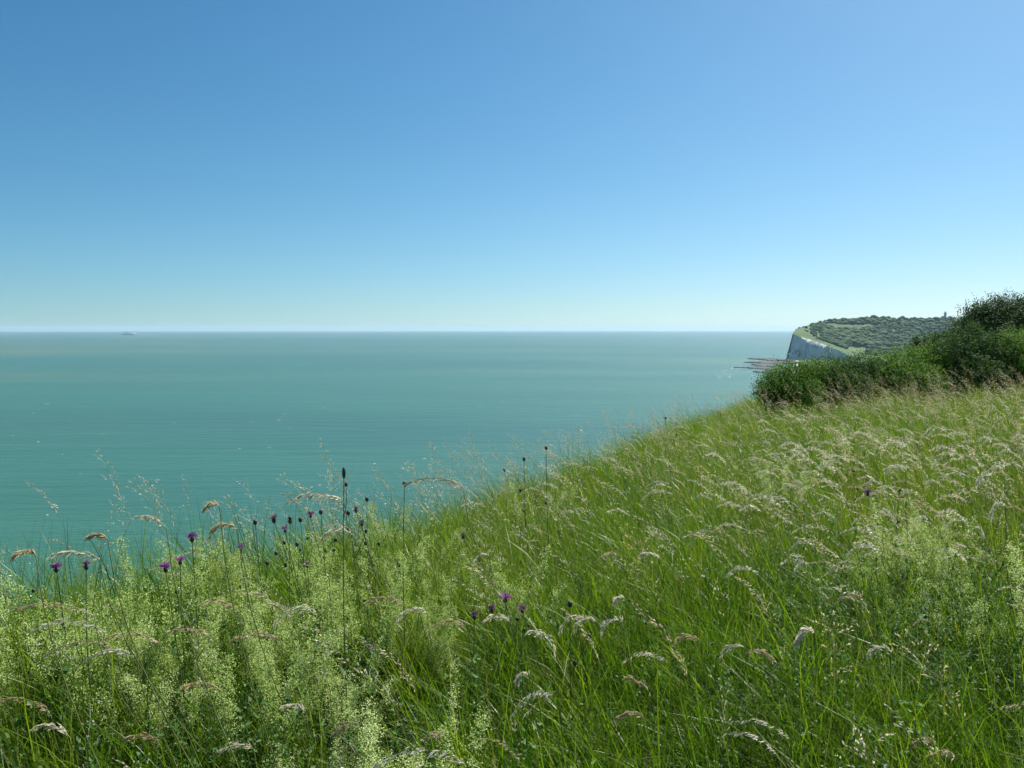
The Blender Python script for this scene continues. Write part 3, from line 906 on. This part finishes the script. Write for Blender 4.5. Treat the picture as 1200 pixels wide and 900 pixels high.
plumes = [seed_stem(.80, 1.9, .7, 110, .016, .0042, .020, .7, M_seed_pale, .78), seed_stem(.86, 1.2, 1.4, 100, .015, .0042, .022, .6, M_seed_pale, .80),
          seed_stem(.74, 2.1, .5, 90, .016, .0040, .018, .7, M_seed_pale, .76), seed_stem(.84, .6, 2.0, 70, .014, .0036, .015, .9, M_seed_pale, .84),
          seed_stem(.70, 1.5, 1.2, 54, .018, .0034, .012, .4, M_seed_pale, .82), seed_stem(.90, .9, .6, 60, .013, .0036, .024, .3, M_seed_pale, .80)]
PLUME = [(spot(1110, 530, .8), .9, 1.0), (spot(1165, 560, .8), .6, 1.0), (spot(1050, 560, .8), .45, .6), (spot(890, 540, .8), .7, .3), (spot(960, 520, .8), .8, .35),
         (spot(1180, 490, .8), 1.2, .8), (spot(700, 730, .6), .25, .35), (spot(920, 790, .6), .25, .3)]
x_, y_, z_ = field(lambda x_, y_, d_, s_: 40 * patch(x_, y_, PLUME) * np.clip(.55 + 3.5 * fbm(x_ * 1.3 + 50, y_ * 1.3), 0, 2) + .3, dmax=16, smin=-.5)
n_ = len(x_)
rot = np.stack([rng.normal(0, .14, n_), rng.normal(-.08, .14, n_), rng.normal(0, .5, n_)], -1)
scatter("silvery_seed_plumes", plumes, np.stack([x_, y_, z_], -1), rot, rng.uniform(.75, 1.05, n_), rng.integers(0, 6, n_),
        "silvery white nodding grass plumes massed on the right of the meadow", "grass plumes")

x_, y_, z_ = field(lambda x_, y_, d_, s_: 31 * patch(x_, y_, FROTH) ** 1.5 * (1 - .7 * np.clip(patch(x_, y_, HOLLOW), 0, 1)) + 0.5 * (d_ < 9) * (d_ > 3.2), dmax=9, smin=-1.5)
n_ = len(x_)
rot = np.stack([rng.normal(0, .15, n_), rng.normal(-.12, .15, n_), rng.uniform(0, 6.28, n_)], -1)
scatter("bedstraw", froths, np.stack([x_, y_, z_], -1), rot, rng.uniform(.8, 1.15, n_), rng.integers(0, 3, n_),
        "frothy pale yellow green bedstraw in flower among the grass", "bedstraw")

x_, y_, z_ = field(lambda x_, y_, d_, s_: 55 * patch(x_, y_, HERB) + 12 * (d_ < 6) * np.clip(.5 + 2 * fbm(x_, y_ + 40), 0, 2), dmax=10, smin=-2)
n_ = len(x_)
rot = np.stack([rng.normal(0, .15, n_), rng.normal(-.1, .15, n_), rng.uniform(0, 6.28, n_)], -1)
scatter("meadow_herbs", herbs, np.stack([x_, y_, z_], -1), rot, rng.uniform(.8, 1.2, n_), rng.integers(0, 4, n_),
        "small leafy herbs growing between the grass blades", "herbs")

# ------------------------------------------------------------------ knapweeds
def stem_path(base, head, k_=9, bow=.04):
    t = np.linspace(0, 1, k_)[:, None]
    p_ = base * (1 - t) + head * t
    side = unit(np.array([rng.normal(), rng.normal(), 0]))
    return p_ + side * bow * np.sin(t * np.pi)


def ovoid(m_, c_, r_, h_, mat=0, seg_=10, ring=7):
    th = np.linspace(0.02, np.pi - .02, ring)
    prof = [(c_[0], c_[1], c_[2] + h_ * (-math.cos(a))) for a in th]
    m_.tube(prof, [r_ * math.sin(a) ** .8 for a in th], seg_, mat)


def knapweed(px, py, hh, label, dull=False, size=1.0, buds=1, cat="flower"):
    hh = hh - (.27 if hh < .93 else .22)
    head, ok = hit(px, py, hh, 14)
    base = np.array([head[0] + rng.uniform(.0, .14), head[1] + rng.uniform(-.05, .08), 0]); base[2] = G(base[0], base[1]) - .02
    t_ = empty("knapweed", base, label, cat, "knapweed flowers in the meadow" if not dull else "faded knapweed flowers in the meadow")
    size *= .72
    H = head - base
    path = stem_path(np.zeros(3), H - np.array([0, 0, .012]))
    m_ = MB(); m_.tube(path, np.linspace(.0022, .0013, len(path)), 5); m_.build("stem", M_stem, t_, True)
    m_ = MB(); u = rng.uniform(.1, .85, 11); f_ = u * (len(path) - 1); i_ = f_.astype(int); c_ = path[i_]
    ax = rand_dirs(11); ax[:, 2] = np.abs(ax[:, 2]); ax = unit(ax); m_.cards(c_, ax, unit(np.cross(ax, [0, 0, 1.0])), .07 * (1.2 - u), .012, 0)
    m_.build("leaves", M_herb, t_)
    m_ = MB(); ovoid(m_, H - np.array([0, 0, .010]), .0095 * size, .0115 * size); m_.build("bud", M_bract, t_, True)
    m_ = MB(); n1 = 90
    c_ = np.repeat(H[None], n1, 0) + rng.normal(0, .003, (n1, 3)) * size
    ax = rand_dirs(n1); ax[:, 2] = np.abs(ax[:, 2]) * (.9 if not dull else 1.2) + .02
    outer = np.arange(n1) < 42
    ax[outer, 2] *= .45; ax = unit(ax)
    ln = np.where(outer, .026, .017) * size * rng.uniform(.75, 1.15, n1) * (.7 if dull else 1)
    m_.cards(c_, ax, perp(ax), ln, .0042 * size, 0, back=-1.0)
    m_.build("petals", M_petal_dull if dull else M_petal, t_)
    for _ in range(buds):
        f_ = rng.uniform(.6, .85); b0 = path[int(f_ * (len(path) - 1))]
        e = b0 + np.array([rng.normal(0, .05), rng.normal(0, .04), rng.uniform(.06, .14)])
        m_ = MB(); m_.tube(stem_path(b0, e, 5, .008), np.linspace(.0014, .001, 5), 4); m_.build("side_stem", M_stem, t_, True)
        m_ = MB(); ovoid(m_, e, .0075 * size, .0095 * size); m_.build("bud", M_bract, t_, True)


HI = .86
for a in [
    (592, 700, HI, "brightest purple knapweed in the middle of the meadow, left of its smaller neighbour", False, 1.15, 2),
    (612, 713, HI, "small half open purple knapweed just right of the brightest one in mid meadow", False, .8, 1),
    (576, 712, HI, "faded mauve knapweed touching the left side of the bright middle pair", True, 1.0, 0),
    (556, 720, HI, "faded mauve knapweed lowest and farthest left of the middle cluster", True, 1.0, 1),
    (1017, 577, .92, "lone purple knapweed among pale seed heads on the right of the meadow", False, 1.25, 2),
    (543, 627, .92, "dull knapweed by itself on the upper slope midway along the brow", True, 1.0, 1),
    (225, 629, .98, "purple knapweed standing clear against the sea left of the brow", False, 1.0, 1),
    (194, 664, .94, "purple knapweed low in bedstraw, left one of two side by side", False, 1.0, 1),
    (211, 656, .94, "purple knapweed low in bedstraw, right one of two side by side", False, .85, 0),
    (66, 664, .96, "purple knapweed at the left end of the brow beside an arching seed head", False, .95, 1),
    (101, 661, .96, "pinkish brown knapweed beneath nodding seed heads at the left end of the brow", True, 1.0, 1),
    (282, 641, .93, "pale purple knapweed just under the brow between bedstraw plumes", False, .7, 0),
    (321, 607, 1.0, "pale pink knapweed on the brow with sea behind it, left of the dark buds", True, 1.15, 1),
    (334, 619, .97, "dark purple knapweed just below the pale pink one on the brow", False, .75, 1),
    (364, 602, 1.0, "purple knapweed on the brow next to the big arching seed head", False, .8, 2),
    (417, 596, .99, "pinkish knapweed on the brow right of the big arching seed head", True, .95, 1),
    (424, 612, .95, "small dull knapweed in the grass just under the brow", True, .9, 0),
    (360, 661, .9, "tiny purple knapweed half hidden in bedstraw below the brow", False, .6, 0),
]:
    knapweed(*a)


def budplant(px, py, hh, label, n_=3, tall=False):
    hh = hh - (.25 if hh < 1.04 else .12)
    head, ok = hit(px, py, hh, 14)
    base = np.array([head[0] + rng.uniform(.0, .08), head[1] + rng.uniform(-.05, .08), 0]); base[2] = G(base[0], base[1]) - .02
    t_ = empty("plantain" if tall else "budding_knapweed", base, label, "plant", "dark budded stems along the brow")
    H = head - base
    path = stem_path(np.zeros(3), H, 9, .02)
    m_ = MB(); m_.tube(path, np.linspace(.0022, .0012, 9), 5); m_.build("stem", M_stem, t_, True)
    m_ = MB(); ovoid(m_, H, .0055 if tall else .008, .017 if tall else .0105); m_.build("bud", M_bract, t_, True)
    for k_ in range(n_):
        f_ = rng.uniform(.6, .9); b0 = path[int(f_ * 8)]
        e = b0 + np.array([rng.normal(0, .05), rng.normal(0, .04), rng.uniform(.05, .13)])
        if tall: e = H + np.array([.006, 0, -.035]); b0 = path[7]
        m_ = MB(); m_.tube(stem_path(b0, e, 5, .008), np.linspace(.0014, .001, 5), 4); m_.build("side_stem", M_stem, t_, True)
        m_ = MB(); ovoid(m_, e, .005 if tall else .007, .007 if tall else .009); m_.build("bud", M_bract, t_, True)


budplant(403, 554, 1.18, "tallest plantain stem on the brow with two dark heads against the sea", 1, True)
for px, py, hh, lb in [(299, 612, .98, "dark budded stem farthest left of those standing against the sea"),
                       (340, 611, .98, "dark budded stem between the two pink knapweeds on the brow"),
                       (352, 609, .98, "dark budded stem left of the purple knapweed by the arching head"),
                       (376, 600, 1.0, "dark budded stem right under the tip of the big arching seed head"),
                       (408, 601, 1.0, "dark budded stem at the foot of the tall plantain"),
                       (430, 585, 1.02, "dark budded stem right of the tall plantain on the brow"),
                       (474, 567, 1.05, "dark budded stem left of the second arching seed head on the brow"),
                       (614, 538, 1.05, "dark budded stem on the higher middle part of the brow"),
                       (640, 525, 1.1, "tall dark budded stem above the middle of the brow"),
                       (780, 490, 1.1, "tall dark budded stem near the upper end of the brow"),
                       (1000, 552, .95, "dark budded stem above the lone knapweed on the right"),
                       (1054, 574, .95, "dark budded stem right of the lone knapweed on the right"),
                       (668, 708, .9, "dark budded stem right of the middle knapweed cluster")]:
    budplant(px, py, hh, lb, int(rng.integers(1, 4)))


# ------------------------------------------------------------------ big seed heads, one by one
def seed_head(px, py, hh, label, L=.17, droop=(1.5, 2.3), n_=50, sl=.019, sw=.0032, spread=.010, mat=None, face=0.0, hang=.45, flip=1, lean=.3):
    """a panicle whose highest point stands at px, py; it bends over to the left (flip=-1: right)"""
    hh = hh - (.27 if hh < .93 and py > 600 else .20 if py > 660 else 0.06)
    topp, ok = hit(px, py, hh, 16)
    L = L * min(1.5, max(.75, topp[1] / 2.6)) * rng.uniform(.9, 1.1)
    face = face + rng.normal(0, .25)
    K = 22
    a0, a1 = droop
    # stem then axis, drawn from the tip of the stem backwards
    t = np.linspace(0, 1, K)
    ang = lean * t ** .8 + 0 * t
    stem_len = max(.25, float(topp[2] - G(topp[0], topp[1])))
    nax = 13
    aa = a0 * .35 + (a1 - a0 * .35) * np.linspace(0, 1, nax) ** .75
    ax_pts = np.concatenate([[[0, 0, 0]], np.cumsum(np.stack([-np.sin(aa), 0 * aa, np.cos(aa)], -1) * L / nax, 0)])
    zmax = ax_pts[:, 2].max(); xm = ax_pts[ax_pts[:, 2].argmax(), 0]
    st = np.linspace(0, 1, 10)
    sh = stem_len - zmax
    bx = .55 * sh * math.tan(a0 * .35)     # stem comes up from the windward side
    stem = np.stack([bx * (1 - st) ** 1.6, 0 * st, sh * st], -1)
    stem -= stem[-1]
    line = np.concatenate([stem[:-1], ax_pts])
    line[:, 0] *= flip
    line = line - line[0]
    cf, sf = math.cos(face), math.sin(face)
    line = np.stack([line[:, 0] * cf - line[:, 1] * sf, line[:, 0] * sf + line[:, 1] * cf, line[:, 2]], -1)
    it = line[:, 2].argmax()
    base = topp - line[it]
    base[2] = float(G(base[0], base[1])) - .02
    line = line * 1.0
    line[:, 2] *= (topp[2] - base[2]) / line[it, 2]
    t_ = empty("seed_head_stem", base, label, "grass seed head", "large grass seed heads in the meadow")
    m_ = MB(); m_.tube(line, np.linspace(.0016, .0006, len(line)), 5); m_.build("stalk", M_culm, t_, True)
    m_ = MB(); axl = line[9:]
    k_ = len(axl)
    u = np.sort(rng.random(n_)); f_ = u * (k_ - 1.001); i_ = f_.astype(int); a = (f_ - i_)[:, None]
    c_ = axl[i_] * (1 - a) + axl[i_ + 1] * a; tan = unit(axl[i_ + 1] - axl[i_])
    prof = np.sin(np.clip(u * .86 + .1, 0, 1) * np.pi) ** .7
    off = rand_dirs(n_) * (spread * prof * rng.uniform(.2, 1, n_))[:, None]
    dr = unit(tan + rand_dirs(n_) * .42 + np.array([0, 0, -hang]))
    ll = sl * rng.uniform(.7, 1.25, n_)
    b0 = c_ + off + tan * .004
    s1 = perp(dr); s2 = unit(np.cross(dr, s1))
    m_.cards(b0, dr, s1, ll, sw, 0); m_.cards(b0, dr, s2, ll * .96, sw, 0)
    m_.strips(np.stack([c_, b0], 1), s1, np.full((n_, 2), .0007), 0)
    m_.build("seed_spikelets", mat or M_seed, t_)


S = seed_head
PK, PL, BR = M_seed_pink, M_seed_pale, M_seed_dark
S(40, 708, .95, "long arching seed head at the left edge, the uppermost of three", L=.24, droop=(2.2, 1.75), mat=PK, spread=.011)
S(150, 742, .90, "arching seed head left of the bedstraw, bent nearly level, middle of three", L=.2, droop=(2.4, 1.9), mat=PK)
S(95, 752, .86, "dense pinkish seed head beneath the long one at the left edge", L=.2, droop=(2.2, 2.0), mat=PK)
S(20, 818, .78, "flat lying seed head low at the left edge", L=.2, droop=(2.2, 1.8), mat=M_seed)
S(256, 704, .9, "slim pale seed head bending left above the bedstraw", L=.13, droop=(2.0, 1.9), mat=M_seed)
S(350, 713, .9, "wide pale seed head curling over the bedstraw clump", L=.17, droop=(1.9, 2.4), mat=PL, spread=.014)
S(215, 737, .86, "slender seed head lying level left of the curling pale one", L=.15, droop=(2.3, 1.8), mat=M_seed)
S(300, 742, .84, "brownish seed head just under the wide pale one", L=.16, droop=(2.2, 2.0), mat=PK)
S(366, 579, 1.08, "big arching seed head on the brow, its tip over the sea left of the plantain", L=.19, droop=(2.3, 1.9), mat=PL, spread=.009, sw=.0045)
S(508, 560, 1.08, "second big arching seed head on the brow, right of the plantain", L=.19, droop=(2.4, 1.95), mat=PK, spread=.010)
S(172, 605, 1.08, "arching seed head over the sea above the purple knapweed at left", L=.15, droop=(2.3, 1.9), mat=PL, spread=.008)
S(82, 647, 1.0, "long level seed head on the left end of the brow", L=.17, droop=(2.5, 1.85), mat=PL, spread=.008)
S(30, 646, 1.02, "short curled seed head at the far left end of the brow", L=.08, droop=(1.7, 2.4), mat=M_seed, spread=.010)
S(114, 627, 1.05, "tiny seed head tilted against the sea, left end of the brow", L=.06, droop=(2.0, 1.8), mat=M_seed, spread=.006, n_=50)
S(250, 590, 1.12, "wispy curled seed head above the brow beside the sea", L=.06, droop=(1.4, 2.4), mat=M_seed, n_=40, spread=.007)
S(263, 615, 1.02, "drooping seed head with dark knot on the brow left of the buds", L=.10, droop=(1.6, 2.5), mat=M_seed)
S(395, 620, .95, "pale fluffy seed head under the plantain", L=.10, droop=(1.7, 2.4), mat=PL)
S(450, 700, .86, "dark brown seed head over the shaded hollow", L=.13, droop=(2.1, 1.9), mat=PK)
S(487, 713, .86, "beige seed head with hooked tip right of the shaded hollow", L=.12, droop=(1.8, 2.5), mat=PL)
S(528, 728, .84, "straw seed head lying low under the faded knapweeds", L=.13, droop=(2.0, 2.2), mat=M_seed)
S(567, 650, .9, "small white hooked seed head above the middle knapweeds", L=.07, droop=(1.5, 2.8), mat=PL, n_=60, spread=.008)
S(586, 721, .86, "pale seed head draping below the bright knapweed", L=.12, droop=(1.9, 2.5), mat=PL)
S(628, 741, .86, "thick drooping seed head hanging straight down in the mid foreground", L=.15, droop=(1.2, 3.0), mat=PL, spread=.013, flip=-1)
S(672, 722, .86, "white seed head, left one of the drooping pair right of centre", L=.11, droop=(1.5, 2.9), mat=PL)
S(690, 725, .86, "white seed head, right one of the drooping pair right of centre", L=.11, droop=(1.6, 2.7), mat=PL)
S(722, 725, .86, "single white drooping seed head right of the drooping pair", L=.11, droop=(1.4, 3.0), mat=PL)
S(728, 700, .86, "small whitish tuft of seeds above the single white head", L=.05, droop=(1.2, 2.9), mat=PL, n_=60)
S(760, 648, .9, "small upright white seed head on the middle slope", L=.07, droop=(.6, 2.2), mat=PL, n_=70)
S(715, 648, .9, "pale seed head bending left on the middle slope", L=.09, droop=(1.9, 2.2), mat=M_seed)
S(615, 790, .78, "little pale seed head alone under the thick drooping one", L=.06, droop=(1.0, 3.0), mat=PL, n_=60)
S(738, 795, .78, "reddish brown seed head tilted across the grass, lower middle", L=.09, droop=(1.7, 1.2), mat=PK, flip=1, spread=.008, hang=.1)
S(740, 835, .72, "small pinkish seed head low in the foreground grass", L=.07, droop=(1.8, 2.0), mat=PK)
S(808, 745, .82, "spreading straw seed head left of the foreground hollow", L=.1, droop=(1.5, 2.5), mat=M_seed)
S(862, 756, .82, "whitish seed head leaning left beside the fan shaped one", L=.09, droop=(1.8, 2.6), mat=PL)
S(888, 762, .82, "fan shaped grey seed head drooping right in the right foreground", L=.10, droop=(1.5, 2.5), mat=PK, flip=-1)
S(946, 738, .84, "brightest fluffy white seed head in the right foreground", L=.09, droop=(1.5, 2.9), mat=PL, spread=.016, n_=150)
S(1033, 758, .82, "compact cream seed head standing upright in the right foreground", L=.09, droop=(.5, 2.7), mat=PL, spread=.010)
S(1000, 697, .86, "tan seed head bending left above the fluffy white one", L=.09, droop=(1.9, 2.2), mat=M_seed)
S(1098, 500, .98, "whitish nodding seed head topping the pale patch at right", L=.14, droop=(1.6, 2.7), mat=PL, spread=.016)
S(1115, 530, .96, "bright nodding seed head in the middle of the pale patch at right", L=.13, droop=(1.6, 2.8), mat=PL, spread=.018)
S(1050, 545, .94, "upright white plume left of the pale patch at right", L=.10, droop=(.7, 2.4), mat=PL, spread=.014)
S(1170, 545, .94, "white plume at the right end of the pale patch", L=.12, droop=(1.0, 2.8), mat=PL, spread=.016)
S(1155, 555, .94, "low white plume just left of the end of the pale patch", L=.10, droop=(1.3, 2.8), mat=PL, spread=.016)
S(1172, 590, .92, "ragged white plume hanging below the pale patch at right", L=.11, droop=(1.0, 2.9), mat=PL, spread=.014)
S(968, 518, .96, "white nodding seed head on the far slope left of the pale patch", L=.11, droop=(1.6, 2.5), mat=PL)
S(885, 537, .96, "whitish seed head nodding left on the far middle slope", L=.12, droop=(1.8, 2.3), mat=PL)
S(1105, 882, .66, "brownish seed head at the bottom edge, right foreground", L=.09, droop=(1.8, 2.2), mat=PK)
S(1085, 868, .68, "pinkish seed head just above the one on the bottom edge at right", L=.08, droop=(1.9, 2.1), mat=PK)
S(345, 826, .76, "hooked pale seed head over the dark hollow, lower left", L=.08, droop=(2.1, 2.0), mat=PL, spread=.008)
S(410, 848, .74, "brown seed head bowed over the dark hollow, lower left", L=.10, droop=(2.2, 2.2), mat=PK)
S(505, 862, .72, "small pinkish seed head low between the bedstraw and bottom edge", L=.06, droop=(2.0, 1.6), mat=PK)
S(160, 862, .72, "straw seed head lying low in the bottom left corner", L=.10, droop=(2.0, 1.8), mat=M_seed)

S(75, 728, .90, "straw seed head crossing just under the uppermost long arching one at left", L=.2, droop=(2.2, 1.9), mat=PL)
S(130, 762, .84, "feathery pale seed head lowest of the bundle left of the bedstraw", L=.18, droop=(2.1, 2.1), mat=PL)
S(60, 850, .76, "straw seed head bending left low down near the bottom left corner", L=.16, droop=(2.1, 2.0), mat=PL)
S(235, 800, .80, "pale seed head lying over the leafy herbs, lower left", L=.15, droop=(2.2, 2.1), mat=M_seed)
S(280, 872, .72, "cream seed head at the bottom edge left of the dark hollow", L=.12, droop=(2.0, 2.2), mat=PL)

# ------------------------------------------------------------------ bushes
def bush(label, blobs, mat, n_leaf, leaf, kind="bush", sprig=.11, d0=None):
    """blobs: (px, py, d, rx, rz) lobes of one crown; stems rise from the ground to each lobe"""
    C_ = np.array([ray(b[0], b[1], b[2]) for b in blobs])
    bx, by = C_[:, 0].mean(), C_[:, 1].mean()
    base = np.array([bx, by, float(G(bx, by))])
    t_ = empty(kind, base, label, "bush", "scrub along the far side of the meadow")
    wts = np.array([b[3] ** 2 * b[4] for b in blobs]); wts = wts / wts.sum()
    m_ = MB()
    ns = n_leaf // 14
    which = rng.choice(len(blobs), ns, p=wts)
    dirs = rand_dirs(ns)
    rad = rng.random(ns) ** .28
    rx = np.array([b[3] for b in blobs])[which]; rz = np.array([b[4] for b in blobs])[which]
    nz_ = 1 + .85 * fbm(dirs[:, 0] * 2.2 + which * 5.1, dirs[:, 1] * 2.2, dirs[:, 2] * 2.2 + bx, 4) + .45 * fbm(dirs[:, 0] * 6 + which * 2.1, dirs[:, 1] * 6, dirs[:, 2] * 6 + by, 2)
    lump = rad * nz_
    sc = C_[which] + dirs * lump[:, None] * np.stack([rx, rx * .9, rz], -1)
    low_ = G(sc[:, 0], sc[:, 1]) + .08
    sc[:, 2] = np.where(sc[:, 2] < low_, low_ + rng.uniform(0, .45, ns), sc[:, 2])
    # a few shoots stick out
    shoot = rng.random(ns) < .05
    sc[shoot] += dirs[shoot] * rng.uniform(.03, .16, (shoot.sum(), 1)) + np.array([0, 0, .08])
    k_ = 14
    ax0 = unit(dirs + rand_dirs(ns) * .7 + np.array([0, 0, .35]))
    c_ = np.repeat(sc, k_, 0) + np.repeat(ax0, k_, 0) * rng.uniform(0, sprig * 1.4, (ns * k_, 1)) + rng.normal(0, sprig * .32, (ns * k_, 3))
    ax = unit(np.repeat(ax0, k_, 0) * .5 + rand_dirs(ns * k_)); nrm_ = unit(rand_dirs(ns * k_) * .8 + np.array([0, 0, .8]) + np.repeat(dirs, k_, 0) * .5)
    m_.cards(c_ - base, ax, unit(np.cross(ax, nrm_)), leaf * rng.uniform(.6, 1.25, ns * k_), leaf * .55, 0)
    m_.build("foliage", mat, t_)
    m_ = MB()
    for i_ in range(len(blobs)):
        for _ in range(5):
            g0 = np.array([C_[i_, 0] + rng.normal(0, .12), C_[i_, 1] + rng.normal(0, .12), 0]); g0[2] = float(G(g0[0], g0[1])) - .05
            e_ = C_[i_] + rand_dirs(1)[0] * np.array([rx.mean(), rx.mean(), rz.mean()]) * .75
            e_[2] = max(e_[2], g0[2] + .4)
            pth = stem_path(g0, e_, 8, .15); m_.tube(pth - base, np.linspace(.022, .006, 8), 6)
    m_.build("branches", M_bark, t_, True)


bush("low bright green bramble bush at the seaward end of the hedge",
     [(912, 452, 16.2, .36, .30), (932, 449, 16.4, .42, .36), (955, 447, 16.6, .42, .36), (902, 460, 16.0, .24, .18), (930, 460, 16.0, .5, .24)], M_bush_bright, 34000, .038)
bush("rounded grass green bramble bush next in from the seaward end of the hedge",
     [(975, 445, 16.8, .46, .38), (1000, 443, 17.0, .46, .40), (1018, 444, 17.0, .42, .40), (990, 455, 16.5, .6, .3)], M_bush_mid, 34000, .038)
bush("shaded green bush in the middle of the hedge below the far wood",
     [(1040, 441, 17.2, .48, .44), (1064, 438, 17.2, .5, .48), (1085, 437, 17.3, .48, .52), (1062, 448, 16.7, .7, .4)], M_bush_bright, 36000, .040)
bush("bright leafy bush in front of the tall dark hawthorn",
     [(1112, 431, 17.4, .6, .68), (1140, 426, 17.5, .62, .75), (1164, 430, 17.4, .55, .65), (1135, 444, 17.0, .8, .45)], M_bush_mid, 44000, .042)
bush("yellow green bramble bush at the right edge under the tall hawthorn",
     [(1190, 427, 17.4, .6, .7), (1222, 427, 17.5, .6, .72), (1255, 425, 17.5, .6, .72), (1220, 444, 17.0, .9, .45)], M_bush_bright, 40000, .044)
bush("small dark round bush between the far wood and the tall hawthorn",
     [(1086, 418, 20.5, .46, .48), (1102, 418, 20.4, .42, .50), (1116, 416, 20.6, .42, .5)], M_bush_dark, 20000, .052, sprig=.09)
bush("tallest dark hawthorn with ragged top rising above the horizon at right",
     [(1126, 405, 20.2, .42, .42), (1148, 372, 20.4, .26, .26), (1190, 363, 20.5, .3, .26), (1152, 398, 20.2, .66, .80), (1180, 383, 20.4, .75, .70), (1163, 380, 20.5, .58, .58), (1215, 386, 20.6, .9, .84), (1260, 390, 20.8, 1.0, .92), (1138, 402, 20.3, .48, .55),
      (1190, 405, 20.0, 1.1, .8)],
     M_bush_dark, 130000, .048, "hawthorn_bush", .12)

# ------------------------------------------------------------------ air
M_haze, n, l = new_mat("haze_air")
pv = n.new("ShaderNodeVolumePrincipled")
pv.inputs["Color"].default_value = (0.54, 0.80, 1.0, 1)
pv.inputs["Density"].default_value = 2.8e-5
pv.inputs["Anisotropy"].default_value = 0.2
o = n.new("ShaderNodeOutputMaterial"); l.new(pv.outputs[0], o.inputs["Volume"])
m = MB(); m.box((0, 0, (-101.5 + 110) / 2), (74000, 74000, 211.5))
tag(m.build("haze", M_haze), kind="stuff", label="thin blue sea haze over the water and the far headland", cat="haze")
